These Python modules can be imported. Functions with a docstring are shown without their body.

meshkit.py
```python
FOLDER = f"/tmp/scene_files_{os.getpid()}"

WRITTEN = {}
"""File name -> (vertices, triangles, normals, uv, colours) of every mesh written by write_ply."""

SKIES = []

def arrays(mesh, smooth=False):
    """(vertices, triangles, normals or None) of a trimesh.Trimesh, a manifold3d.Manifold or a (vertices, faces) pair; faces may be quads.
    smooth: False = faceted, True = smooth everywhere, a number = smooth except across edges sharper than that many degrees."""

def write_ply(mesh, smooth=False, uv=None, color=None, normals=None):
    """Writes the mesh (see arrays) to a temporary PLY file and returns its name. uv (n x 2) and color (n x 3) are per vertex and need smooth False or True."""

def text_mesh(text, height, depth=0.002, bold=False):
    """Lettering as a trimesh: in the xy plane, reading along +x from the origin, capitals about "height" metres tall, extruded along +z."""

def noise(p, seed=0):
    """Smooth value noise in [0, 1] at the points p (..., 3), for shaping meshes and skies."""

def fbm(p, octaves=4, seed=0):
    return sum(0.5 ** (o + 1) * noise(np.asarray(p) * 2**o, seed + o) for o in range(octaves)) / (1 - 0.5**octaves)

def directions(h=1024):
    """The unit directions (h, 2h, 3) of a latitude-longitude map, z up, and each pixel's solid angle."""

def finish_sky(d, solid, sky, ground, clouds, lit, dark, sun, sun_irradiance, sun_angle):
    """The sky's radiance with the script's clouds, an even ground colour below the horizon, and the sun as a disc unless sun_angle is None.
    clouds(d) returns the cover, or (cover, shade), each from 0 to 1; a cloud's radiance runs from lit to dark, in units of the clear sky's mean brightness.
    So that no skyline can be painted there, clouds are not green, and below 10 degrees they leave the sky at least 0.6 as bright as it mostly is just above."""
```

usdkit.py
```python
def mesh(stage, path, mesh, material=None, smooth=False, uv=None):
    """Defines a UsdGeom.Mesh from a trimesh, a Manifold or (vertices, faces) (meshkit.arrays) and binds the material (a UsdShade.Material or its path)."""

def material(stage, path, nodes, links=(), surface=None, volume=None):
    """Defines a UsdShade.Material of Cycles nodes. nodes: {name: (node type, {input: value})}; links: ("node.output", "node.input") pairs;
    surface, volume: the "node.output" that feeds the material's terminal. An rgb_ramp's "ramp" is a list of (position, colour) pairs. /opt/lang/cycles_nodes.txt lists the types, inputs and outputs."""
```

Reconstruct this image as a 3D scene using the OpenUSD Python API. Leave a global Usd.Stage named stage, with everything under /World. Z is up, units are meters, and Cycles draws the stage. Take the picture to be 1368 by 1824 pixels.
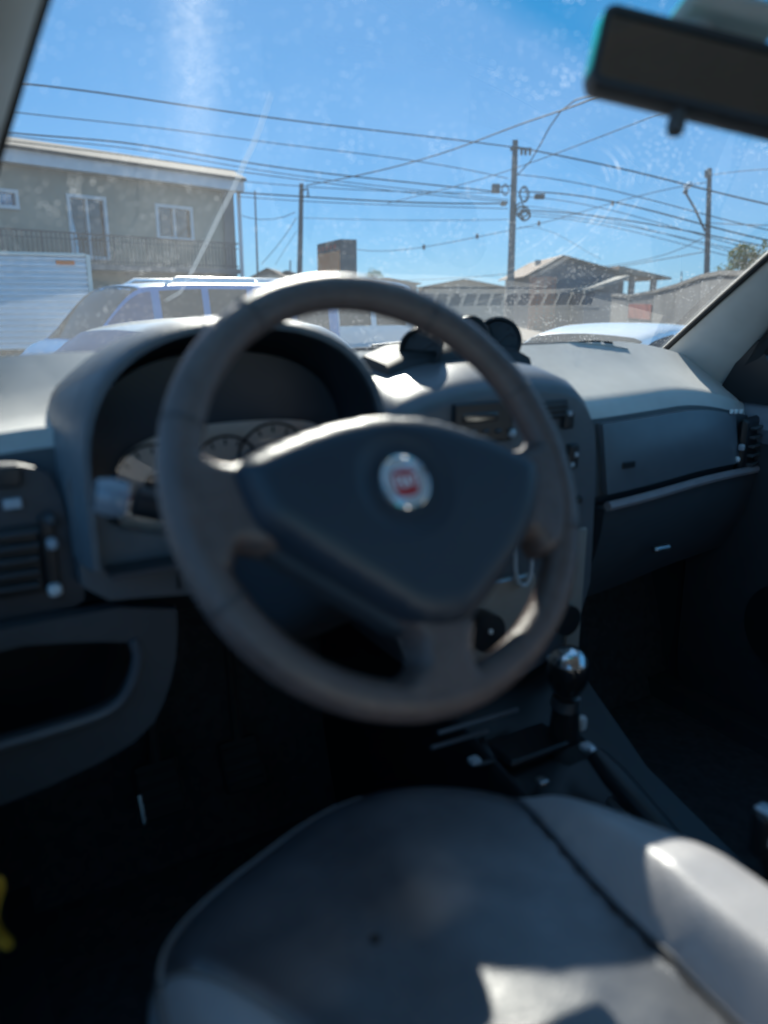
import math, random
import numpy as np, trimesh, usdkit, meshkit
import manifold3d as m3
from scipy.spatial import Delaunay
from shapely.geometry import Polygon, LineString, Point
from shapely import contains_xy, distance as sh_distance, points as sh_points
from shapely.ops import split as sh_split
from pxr import Usd, UsdGeom, UsdLux, UsdShade, Gf, Sdf

stage = Usd.Stage.CreateInMemory()
UsdGeom.SetStageUpAxis(stage, 'Z')
UsdGeom.Xform.Define(stage, '/World'); UsdGeom.Scope.Define(stage, '/World/Looks')
rng = random.Random(7)

# ------------------------------------------------------------------ camera, sky, sun, exposure
# World: x to the car's right, y forward, z up; z = 0 is the height of the phone, the street lies 1.3 m below.
CAM = np.array([-.66, 0.0, 0.0]); YAW, PITCH = math.radians(30), math.radians(15.5)
_c, _s = math.cos(PITCH), math.sin(PITCH)
D = np.array([math.sin(YAW)*_c, math.cos(YAW)*_c, -_s])
RT = np.array([math.cos(YAW), -math.sin(YAW), 0.0])
UP = np.array([math.sin(YAW)*_s, math.cos(YAW)*_s, _c])
FPX = 1370.0
cam = UsdGeom.Camera.Define(stage, '/World/camera')
cam.CreateHorizontalApertureAttr(36.0); cam.CreateVerticalApertureAttr(48.0); cam.CreateFocalLengthAttr(36.0*FPX/1368)
cam.CreateFStopAttr(3.5); cam.CreateFocusDistanceAttr(2.3)
cam.CreateClippingRangeAttr(Gf.Vec2f(0.02, 2000))
cam.AddTransformOp().Set(Gf.Matrix4d(*RT, 0, *UP, 0, *(-D), 0, *CAM, 1))
cam.CreateExposureAttr(1.0)

SUN_AZ, SUN_EL = math.radians(24), math.radians(33)       # right of the car's nose, above the horizon
SUN = np.array([math.sin(SUN_AZ)*math.cos(SUN_EL), math.cos(SUN_AZ)*math.cos(SUN_EL), math.sin(SUN_EL)])
sky = UsdLux.DomeLight.Define(stage, '/World/sky')
skm = usdkit.material(stage, '/World/Looks/sky_air', {
    's': ('sky_texture', {'sky_type': 'single_scattering', 'sun_disc': False, 'sun_elevation': SUN_EL, 'sun_rotation': SUN_AZ, 'altitude': 900.0, 'air_density': 1.0, 'aerosol_density': 0.15, 'ozone_density': 3.0}), 'tn': ('mix_color', {'blend_type': 'multiply', 'fac': 1.0, 'b': (.70, .97, 1.22), 'use_clamp': False}), 'ev': ('mix_color', {'fac': .62, 'b': (.95, 3.7, 7.6), 'use_clamp': False}),
    'b': ('background_shader', {'strength': 0.055})}, [('s.color', 'tn.a'), ('tn.result', 'ev.a'), ('ev.result', 'b.color')], surface='b.background')
UsdShade.MaterialBindingAPI.Apply(sky.GetPrim()).Bind(skm)
sky.GetPrim().SetCustomDataByKey('kind', 'structure'); sky.GetPrim().SetCustomDataByKey('label', 'clear blue daytime sky'); sky.GetPrim().SetCustomDataByKey('category', 'sky')
sun = UsdLux.DistantLight.Define(stage, '/World/sun')
sun.CreateNormalizeAttr(True); sun.CreateIntensityAttr(1.25); sun.CreateAngleAttr(0.5); sun.CreateColorAttr(Gf.Vec3f(1.0, .95, .86))
_z = Gf.Vec3d(*SUN); _x = Gf.Cross(Gf.Vec3d(0, 0, 1), _z).GetNormalized(); _y = Gf.Cross(_z, _x)
sun.AddTransformOp().Set(Gf.Matrix4d(*_x, 0, *_y, 0, *_z, 0, 0, 0, 0, 1))

# ------------------------------------------------------------------ helpers
def ray(px, py):
    return D + (px-684)/FPX*RT + (912-py)/FPX*UP
def Q(px, py, x=None, y=None, z=None, t=None):              # where the line of sight through a photo pixel meets a plane of the place
    d = ray(px, py)
    if x is not None: t = (x-CAM[0])/d[0]
    if y is not None: t = (y-CAM[1])/d[1]
    if z is not None: t = (z-CAM[2])/d[2]
    return CAM + t*d
def QP(px, py, p0, n):
    d = ray(px, py); return CAM + d*(np.dot(np.asarray(p0)-CAM, n)/np.dot(d, n))

used = {}
def numbered(parent, name):
    k = (parent, name); i = used.get(k, 0); used[k] = i+1
    return name if i == 0 else f'{name}_{i:03d}'
BASE = {}
def tag(p, label=None, cat=None, group=None, kind=None):
    for k, v in (('label', label), ('category', cat), ('group', group), ('kind', kind)):
        if v: p.SetCustomDataByKey(k, v)
    return p
def thing(name, label, cat, base=(0, 0, 0), group=None, kind=None, rotz=0.0):
    path = '/World/' + numbered('/World', name)
    x = UsdGeom.Xform.Define(stage, path); x.AddTranslateOp().Set(Gf.Vec3d(*map(float, base)))
    if rotz: x.AddRotateZOp().Set(math.degrees(rotz))
    BASE[path] = (np.asarray(base, float), rotz)
    return tag(x.GetPrim(), label, cat, group, kind)
def root_of(path):
    return '/'.join(str(path).split('/')[:3])
def obj(name, mesh, mat, parent=None, smooth=35, label=None, cat=None, group=None, kind=None, local=False):
    """One Mesh prim; mesh in world coordinates (moved to its thing's base) or, with local, in the thing's own."""
    pp = str(parent.GetPath()) if parent is not None else '/World'
    path = pp + '/' + numbered(pp, name)
    if hasattr(mesh, 'to_mesh'):
        mm = mesh.to_mesh(); mesh = (np.array(mm.vert_properties[:, :3]), np.array(mm.tri_verts))
    if isinstance(mesh, trimesh.Trimesh): mesh = (np.array(mesh.vertices), np.array(mesh.faces))
    v, f = np.asarray(mesh[0], float), np.asarray(mesh[1])
    if parent is not None and not local:
        b, rz = BASE.get(root_of(path), (np.zeros(3), 0)); v = v - b
        if rz:
            c, s = math.cos(-rz), math.sin(-rz); v = v @ np.array([[c, s, 0], [-s, c, 0], [0, 0, 1]])
    m = usdkit.mesh(stage, path, (v, f), mat, smooth=smooth)
    return tag(m.GetPrim(), label, cat, group, kind)

def cat_(*ms):
    vs, fs, n = [], [], 0
    for m in ms:
        if hasattr(m, 'to_mesh'):
            mm = m.to_mesh(); v, f = np.array(mm.vert_properties[:, :3]), np.array(mm.tri_verts)
        elif isinstance(m, trimesh.Trimesh): v, f = np.array(m.vertices), np.array(m.faces)
        else: v, f = np.asarray(m[0], float), np.asarray(m[1])
        if f.shape[1] == 4: f = np.vstack([f[:, [0, 1, 2]], f[:, [0, 2, 3]]])
        vs.append(v); fs.append(f+n); n += len(v)
    return np.vstack(vs), np.vstack(fs)
def fr(m, o=(0, 0, 0), X=(1, 0, 0), Y=(0, 1, 0), Z=(0, 0, 1)):   # mesh from a local frame into the world
    v, f = cat_(m); return np.asarray(o) + v @ np.array([X, Y, Z], float), f
def rot(m, rx=0, ry=0, rz=0, o=(0, 0, 0)):
    T = trimesh.transformations.euler_matrix(rx, ry, rz)[:3, :3]; v, f = cat_(m); return v @ T.T + np.asarray(o), f
def rbox(sx, sy, sz, r=.004, o=(0, 0, 0), n=2):              # box with rounded edges, centred on o
    r = min(r, .49*min(sx, sy, sz))
    s = m3.Manifold.sphere(r, 4*n)
    pts = [s.translate([a*(sx/2-r), b*(sy/2-r), c*(sz/2-r)]) for a in (-1, 1) for b in (-1, 1) for c in (-1, 1)]
    return cat_(m3.Manifold.batch_hull(pts).translate(list(map(float, o))))
def box(lo, hi):
    lo, hi = np.asarray(lo, float), np.asarray(hi, float)
    b = trimesh.creation.box(hi-lo); b.apply_translation((lo+hi)/2); return cat_(b)
def tube(path, r, n=10, closed=False, caps=True):
    P = np.asarray(path, float); k = len(P); r = np.broadcast_to(np.asarray(r, float), (k,))
    if closed: T = np.roll(P, -1, 0)-np.roll(P, 1, 0)
    else: T = np.gradient(P, axis=0)
    T /= np.linalg.norm(T, axis=1, keepdims=True)
    a = np.array([0, 0, 1.]) if abs(T[0][2]) < .9 else np.array([1., 0, 0])
    u = np.cross(T[0], a); u /= np.linalg.norm(u); V = []
    for i in range(k):
        u = u - T[i]*np.dot(u, T[i]); u /= np.linalg.norm(u); w = np.cross(T[i], u)
        th = np.arange(n)*2*math.pi/n
        V.append(P[i] + r[i]*(np.cos(th)[:, None]*u + np.sin(th)[:, None]*w))
    V = np.vstack(V); F = []
    for i in range(k if closed else k-1):
        j = (i+1) % k
        for q in range(n):
            q2 = (q+1) % n
            F += [(i*n+q, i*n+q2, j*n+q2), (i*n+q, j*n+q2, j*n+q)]
    if caps and not closed:
        V = np.vstack([V, P[:1], P[-1:]]); c0, c1 = k*n, k*n+1
        for q in range(n):
            q2 = (q+1) % n; F += [(c0, q2, q), (c1, (k-1)*n+q, (k-1)*n+q2)]
    return V, np.array(F)
def loft(rings, closed=True, caps=True):                    # rings of equal length; closed = each ring closes on itself
    R = [np.asarray(r, float) for r in rings]; n = len(R[0]); V = np.vstack(R); F = []
    for i in range(len(R)-1):
        for q in range(n if closed else n-1):
            q2 = (q+1) % n
            F += [(i*n+q, i*n+q2, (i+1)*n+q2), (i*n+q, (i+1)*n+q2, (i+1)*n+q)]
    if caps and closed:
        for i, flip in ((0, True), (len(R)-1, False)):
            V = np.vstack([V, R[i].mean(0)[None]]); c = len(V)-1
            for q in range(n):
                a, b = i*n+q, i*n+(q+1) % n; F.append((c, b, a) if flip else (c, a, b))
    return V, np.array(F)
def solid(m):
    v, f = cat_(m); t = trimesh.Trimesh(v, f, process=False)
    if t.volume < 0: f = f[:, ::-1]
    return m3.Manifold(m3.Mesh(np.asarray(v, np.float32), np.asarray(f, np.uint32)))
def grid(fn, us, vs):                                        # sheet of points fn(u, v)
    P = np.array([[fn(u, v) for v in vs] for u in us]); a, b = len(us), len(vs); F = []
    for i in range(a-1):
        for j in range(b-1):
            q = i*b+j; F += [(q, q+b, q+b+1), (q, q+b+1, q+1)]
    return P.reshape(-1, 3), np.array(F)
def extrude(poly, h, o=(0, 0, 0), X=(1, 0, 0), Y=(0, 1, 0), Z=(0, 0, 1)):
    if not isinstance(poly, Polygon): poly = Polygon(poly)
    return fr(trimesh.creation.extrude_polygon(poly, h, engine='earcut'), o, X, Y, Z)
def pillow(poly, hfn, skirt, step):                          # a skinned surface of height hfn(x, y) over a polygon, its rim taken down to skirt
    if not isinstance(poly, Polygon): poly = Polygon(poly)
    ring = poly.exterior.segmentize(step); B = np.array(ring.coords)[:-1]
    x0, y0, x1, y1 = poly.bounds
    gx, gy = np.meshgrid(np.arange(x0, x1, step), np.arange(y0, y1, step)); gx = gx + (np.arange(gx.shape[0]) % 2)[:, None]*step/2
    g = np.stack([gx.ravel(), gy.ravel()], 1)
    inn = poly.buffer(-step*.45); g = g[contains_xy(inn, g[:, 0], g[:, 1])]
    P = np.vstack([B, g]); T = Delaunay(P).simplices
    c = P[T].mean(1); T = T[contains_xy(poly.buffer(1e-6), c[:, 0], c[:, 1])]
    e1, e2 = P[T[:, 1]]-P[T[:, 0]], P[T[:, 2]]-P[T[:, 0]]
    ar = e1[:, 0]*e2[:, 1]-e1[:, 1]*e2[:, 0]; T = T[np.abs(ar) > 1e-10]; ar = ar[np.abs(ar) > 1e-10]
    T[ar < 0] = T[ar < 0][:, ::-1]
    V = np.column_stack([P, hfn(P[:, 0], P[:, 1])]); n, nb = len(V), len(B)
    V = np.vstack([V, np.column_stack([B, np.full(nb, skirt)])]); F = [T]
    area = np.sum(B[:, 0]*np.roll(B[:, 1], -1)-np.roll(B[:, 0], -1)*B[:, 1])
    q = np.arange(nb); q2 = (q+1) % nb
    s = np.vstack([np.stack([q, n+q, n+q2], 1), np.stack([q, n+q2, q2], 1)])
    F.append(s if area > 0 else s[:, ::-1])
    return V, np.vstack(F)

def chaikin(P, n=2, closed=True):
    P = np.asarray(P, float)
    for _ in range(n):
        A = P; Bn = np.roll(P, -1, 0)
        if not closed: A, Bn = P[:-1], P[1:]
        new = np.stack([.75*A+.25*Bn, .25*A+.75*Bn], 1).reshape(-1, P.shape[1])
        P = new if closed else np.vstack([P[:1], new, P[-1:]])
    return P

# ------------------------------------------------------------------ materials
def mat(name, col, rough=.5, var=.12, scale=12.0, metallic=0.0, bump=0.0, bscale=300.0, spec=.5, coat=0.0, rvar=0.0, col2=None, rnd=0.0, stretch=(1, 1, 1), sheen=0.0):
    col = np.array(col, float); lo, hi = col*(1-var), (col*(1+var) if col2 is None else np.array(col2, float))
    n = {'tc': ('geometry', {}), 'mp': ('mapping', {'scale': stretch}), 'n': ('noise_texture', {'scale': scale, 'detail': 5.0, 'roughness': .6}),
         'r': ('rgb_ramp', {'ramp': [(.3, lo), (.7, hi)]}),
         'p': ('principled_bsdf', {'roughness': rough, 'metallic': metallic, 'specular_ior_level': spec, 'coat_weight': coat, 'coat_roughness': .03 if coat > .46 or coat == 0 else .30, 'sheen_weight': sheen})}
    L = [('tc.position', 'mp.vector'), ('mp.vector', 'n.vector'), ('n.fac', 'r.fac')]
    out = 'r.color'
    if rnd:
        n.update({'oi': ('object_info', {}), 'mr': ('map_range', {'to_min': 1-rnd, 'to_max': 1+rnd}), 'vm': ('vector_math', {'math_type': 'scale'})})
        L += [('oi.random', 'mr.value'), ('r.color', 'vm.vector1'), ('mr.result', 'vm.scale')]; out = 'vm.vector'
    L.append((out, 'p.base_color'))
    if rvar:
        n.update({'n3': ('noise_texture', {'scale': scale*2.3, 'detail': 6.0}), 'm3': ('map_range', {'from_min': .3, 'from_max': .7, 'to_min': rough-rvar, 'to_max': rough+rvar, 'clamp': True})})
        L += [('mp.vector', 'n3.vector'), ('n3.fac', 'm3.value'), ('m3.result', 'p.roughness')]
    if bump:
        n.update({'n2': ('noise_texture', {'scale': bscale, 'detail': 3.0}), 'b': ('bump', {'strength': bump, 'distance': .001})})
        L += [('tc.position', 'n2.vector'), ('n2.fac', 'b.height'), ('b.normal', 'p.normal')]
    return usdkit.material(stage, '/World/Looks/' + name, n, L, surface='p.BSDF')

def glass_mat(name, tint=(.9, .95, .93), ior=1.5, extra=None, rough=0.0):
    return usdkit.material(stage, '/World/Looks/' + name, {
        't': ('transparent_bsdf', {'color': tint}), 'g': ('glossy_bsdf', {'color': (1, 1, 1), 'roughness': rough}),
        'f': ('fresnel', {'IOR': ior}), 'm': ('mix_closure', {})},
        [('f.fac', 'm.fac'), ('t.BSDF', 'm.closure1'), ('g.BSDF', 'm.closure2')], surface='m.closure')

M = {}
M['dash'] = mat('sunlit_dash_plastic', (.42, .415, .39), .6, .14, 9, bump=.35, bscale=900, rvar=.06, spec=.3, sheen=.35)  # paler than the real dark grey plastic; sun glare is in the colour
M['hood'] = mat('hood_plastic', (.105, .112, .12), .42, .08, 30, bump=.35, bscale=900, rvar=.06)  # same dash plastic, kept darker for its shaded flank
M['dash_dark'] = mat('dark_plastic', (.035, .038, .043), .4, .1, 30, bump=.3, bscale=900)
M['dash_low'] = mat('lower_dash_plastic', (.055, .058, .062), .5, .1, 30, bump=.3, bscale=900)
M['stack'] = mat('stack_plastic', (.10, .105, .115), .35, .08, 30, bump=.2, bscale=900)
M['black'] = mat('black_plastic', (.012, .012, .013), .35, .1, 30)
M['pod_black'] = mat('pod_black', (.02, .021, .023), .62, .1, 30, spec=.3)
M['blackmatt'] = mat('black_rubber', (.012, .012, .012), .8, .2, 30)
M['gloss_black'] = mat('gloss_black', (.01, .01, .011), .08, .05, 10, coat=.5)
M['leather_rim'] = mat('wheel_leather', (.098, .066, .058), .33, .15, 40, bump=.6, bscale=700, rvar=.08)
M['stack_trim'] = mat('stack_trim', (.30, .26, .23), .38, .06, 30)
M['stalk_end'] = mat('stalk_end', (.20, .22, .25), .14, .05, 30, coat=.6)
M['trim_mauve'] = mat('mauve_trim', (.27, .23, .235), .4, .1, 30)
M['pad'] = mat('wheel_pad', (.017, .023, .031), .40, .06, 25, bump=.3, bscale=1200)
M['seat_dark'] = mat('seat_leather_dark', (.060, .064, .074), .34, .12, 14, spec=.9, coat=.45, bump=.5, bscale=420, rvar=.07)
M['seat_grey'] = mat('seat_leather_grey', (.36, .35, .36), .40, .08, 14, bump=.5, bscale=420, rvar=.07)
M['piping'] = mat('seat_piping', (.22, .20, .19), .5, .1, 40)
M['seat_beige'] = mat('seat_leather_beige', (.34, .28, .22), .5, .1, 14, bump=.4, bscale=420)
M['pillar'] = mat('pillar_trim', (.48, .47, .44), .75, .06, 20, bump=.4, bscale=800)
M['roof'] = mat('roof_lining', (.45, .43, .41), .9, .06, 30, bump=.4, bscale=900)
M['carpet'] = mat('carpet', (.05, .052, .058), .95, .3, 60, bump=1.0, bscale=600)
M['door'] = mat('door_trim', (.04, .044, .05), .6, .1, 30, bump=.3, bscale=900)
M['rear_trim'] = mat('rear_trim', (.16, .15, .15), .8, .1, 30)
M['door_top'] = mat('door_top_trim', (.16, .18, .21), .5, .1, 30, bump=.3, bscale=900)  # paler and bluer than the door, its highlight put into the colour
M['chrome'] = mat('chrome', (.75, .75, .76), .12, .03, 20, metallic=1.0)
M['satin'] = mat('satin_metal', (.45, .45, .46), .35, .06, 30, metallic=1.0)
M['white_print'] = mat('white_print', (.75, .75, .74), .4, .03, 30)
M['grey_print'] = mat('grey_print', (.4, .42, .45), .4, .03, 30)
M['badge_white'] = mat('badge_white', (.62, .63, .66), .3, .04, 80)
M['badge_red'] = mat('badge_red', (.42, .035, .04), .3, .06, 80)
M['dial'] = mat('dial_cream', (.92, .70, .56), .6, .05, 60)
M['dial_mark'] = mat('dial_ink', (.03, .02, .02), .5, .05, 60)
M['needle'] = mat('needle_red', (.7, .08, .03), .4, .05, 60)
M['mirror_case'] = mat('mirror_case', (.07, .065, .065), .5, .06, 30, bump=.3, bscale=900)
M['mirror_glass'] = mat('mirror_silver', (.26, .26, .27), .015, .01, 5, metallic=1.0)
M['yellow'] = mat('yellow_cloth', (.62, .36, .03), .8, .15, 60, bump=.5, bscale=500)
M['stitch'] = mat('thread', (.12, .12, .125), .8, .1, 200)
M['asphalt'] = mat('asphalt', (.055, .055, .056), .85, .25, 3.0, bump=.8, bscale=150)
M['yard'] = mat('yard_ground', (.16, .13, .105), .9, .25, 1.2, bump=.8, bscale=60)
M['hill'] = mat('hill_ground', (.10, .12, .07), .9, .3, .05)
M['white_paint'] = mat('white_car_paint', (.78, .78, .76), .22, .03, 4, coat=.6)
M['silver_paint'] = mat('silver_car_paint', (.50, .50, .46), .28, .04, 4, metallic=.35, coat=.6)
M['blue_paint'] = mat('blue_car_paint', (.02, .19, .42), .3, .06, 4, coat=.3)
M['own_paint'] = mat('bonnet_paint', (.42, .40, .34), .25, .03, 4, coat=.6)
M['car_glass'] = mat('dark_car_glass', (.02, .028, .034), .04, .1, 3, spec=.8)
M['car_glass_sky'] = mat('car_glass_painted_sky', (.06, .13, .30), .06, .1, 3, spec=.8)  # reflected sky painted as blue into the glass colour
M['tyre'] = mat('tyre_rubber', (.02, .02, .02), .8, .2, 40)
M['rim'] = mat('alloy_rim', (.55, .55, .56), .3, .05, 20, metallic=.9)
M['lamp_clear'] = mat('lamp_clear', (.6, .62, .64), .08, .05, 20, spec=.8)
M['lamp_red'] = mat('lamp_red', (.35, .01, .01), .15, .1, 20)
M['lamp_orange'] = mat('lamp_orange', (.75, .16, .02), .25, .1, 20)
M['ribbed'] = mat('truck_panel', (.66, .69, .72), .45, .06, 1.5, rnd=.05)
M['wall_beige'] = mat('painted_render', (.30, .275, .215), .9, .10, 1.1, bump=.5, bscale=40, rnd=.0)
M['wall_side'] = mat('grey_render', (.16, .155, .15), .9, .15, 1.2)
M['fascia'] = mat('white_fascia', (.66, .66, .66), .6, .06, 2)
M['rooftile'] = mat('roof_edge', (.08, .065, .055), .85, .25, 3)
M['frame_white'] = mat('white_frame', (.56, .57, .57), .4, .04, 4)
M['win_glass'] = mat('window_glass', (.04, .06, .08), .05, .15, 2, spec=.8)
M['curtain'] = mat('curtain_cloth', (.20, .34, .58), .9, .15, 8, stretch=(6, 6, .4))
M['railing'] = mat('railing_metal', (.05, .05, .055), .5, .1, 10)
M['shutter'] = mat('roller_shutter', (.20, .20, .20), .6, .15, 2, rnd=.08)
M['concrete_pole'] = mat('pole_concrete', (.13, .12, .115), .9, .2, 6, bump=.5, bscale=60)
M['wire'] = mat('wire_sheath', (.022, .026, .03), .8, .2, 5, spec=.1)
M['insulator'] = mat('insulator', (.16, .12, .10), .35, .2, 10)
M['brick_red'] = usdkit.material(stage, '/World/Looks/far_brick', {
    'g': ('geometry', {}), 'sx': ('separate_xyz', {}), 'add': ('math', {'math_type': 'add'}), 'cb': ('combine_xyz', {}),
    'b': ('brick_texture', {'color1': (.58, .19, .10), 'color2': (.48, .15, .08), 'mortar': (.30, .26, .22), 'scale': 1.0, 'brick_width': .30, 'row_height': .12, 'mortar_size': .015}),
    'p': ('principled_bsdf', {'roughness': .9})},
    [('g.position', 'sx.vector'), ('sx.x', 'add.value1'), ('sx.y', 'add.value2'), ('add.value', 'cb.x'), ('sx.z', 'cb.y'), ('cb.vector', 'b.vector'), ('b.color', 'p.base_color')], surface='p.BSDF')
M['house_grey'] = mat('cement_render', (.15, .15, .16), .9, .15, 1.0)
M['far_tile'] = mat('far_roof_tile', (.25, .17, .12), .85, .25, 4, rnd=.06)
M['far_tile_grey'] = mat('far_roof_sheet', (.20, .19, .17), .85, .2, 3, rnd=.06)
M['far_wall'] = mat('far_wall', (.36, .31, .26), .9, .12, 1)
M['wall_grey'] = mat('boundary_wall', (.13, .13, .135), .9, .22, 1.4, bump=.6, bscale=30)
M['red_paint'] = mat('red_sign_paint', (.40, .07, .05), .7, .2, 3)
M['blue_sign'] = mat('blue_sign_paint', (.06, .22, .55), .7, .15, 3)
M['sign_orange'] = mat('sign_print_orange', (.95, .27, .07), .6, .1, 1.6, col2=(.90, .34, .14))
M['sign_dark'] = mat('sign_print_dark', (.07, .06, .06), .6, .25, 3)
M['sign_pale'] = mat('sign_print_pale', (.30, .36, .33), .6, .2, 3)
M['sign_side'] = mat('sign_side_metal', (.10, .10, .10), .6, .15, 2)
M['bark'] = mat('bark', (.10, .075, .05), .9, .3, 10)
M['leaf'] = usdkit.material(stage, '/World/Looks/leaf', {
    'g': ('geometry', {}), 'w': ('white_noise_texture', {'dimensions': '1D'}), 'r': ('rgb_ramp', {'ramp': [(0, (.06, .085, .02)), (.6, (.13, .15, .035)), (1, (.24, .21, .05))]}),
    'd': ('principled_bsdf', {'roughness': .55}), 't': ('translucent_bsdf', {}), 'm': ('mix_closure', {'fac': .35})},
    [('g.random_per_island', 'w.w'), ('w.value', 'r.fac'), ('r.color', 'd.base_color'), ('r.color', 't.color'), ('d.BSDF', 'm.closure1'), ('t.BSDF', 'm.closure2')], surface='m.closure')
M['side_glass'] = glass_mat('side_glass', (.86, .92, .90))
M['pane_glass'] = glass_mat('pane_glass', (.75, .88, .95), 2.1)
M['clear_glass'] = glass_mat('meter_glass', (.95, .95, .95), 1.35)
M['crack'] = usdkit.material(stage, '/World/Looks/crack_line', {
    'd': ('principled_bsdf', {'base_color': (.8, .85, .9), 'roughness': .2, 'specular_ior_level': 1.0}), 't': ('translucent_bsdf', {'color': (.9, .93, .95)}), 'm': ('mix_closure', {'fac': .6})},
    [('d.BSDF', 'm.closure1'), ('t.BSDF', 'm.closure2')], surface='m.closure')

# ------------------------------------------------------------------ windshield shape (used by several things)
WS_X, WS_DX = .64, .16
def WS(u, v, off=0.0):
    p = np.array([u*(WS_X+(.03 if u < 0 else 0)-WS_DX*v), 1.17-.045*u*u-.72*v, -.11+.46*v+.018*math.sin(math.pi*v)])
    return p + off*np.array([0, -.54, -.84])
def on_ws(px, py, off=0.0):
    d = ray(px, py); n = np.array([0, .54, .84]); p = CAM + d*(np.dot(np.array([0, 1.17, -.11])-CAM, n)/np.dot(d, n))
    for _ in range(6):
        v = min(max((1.17-p[1])/.72, 0), 1.2); u = p[0]/(WS_X+(.03 if p[0] < 0 else 0)-WS_DX*v); v = (1.17-.045*u*u-p[1])/.72
        q = WS(u, v, off); p = CAM + d*(np.dot(q-CAM, n)/np.dot(d, n))
    return p

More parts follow.
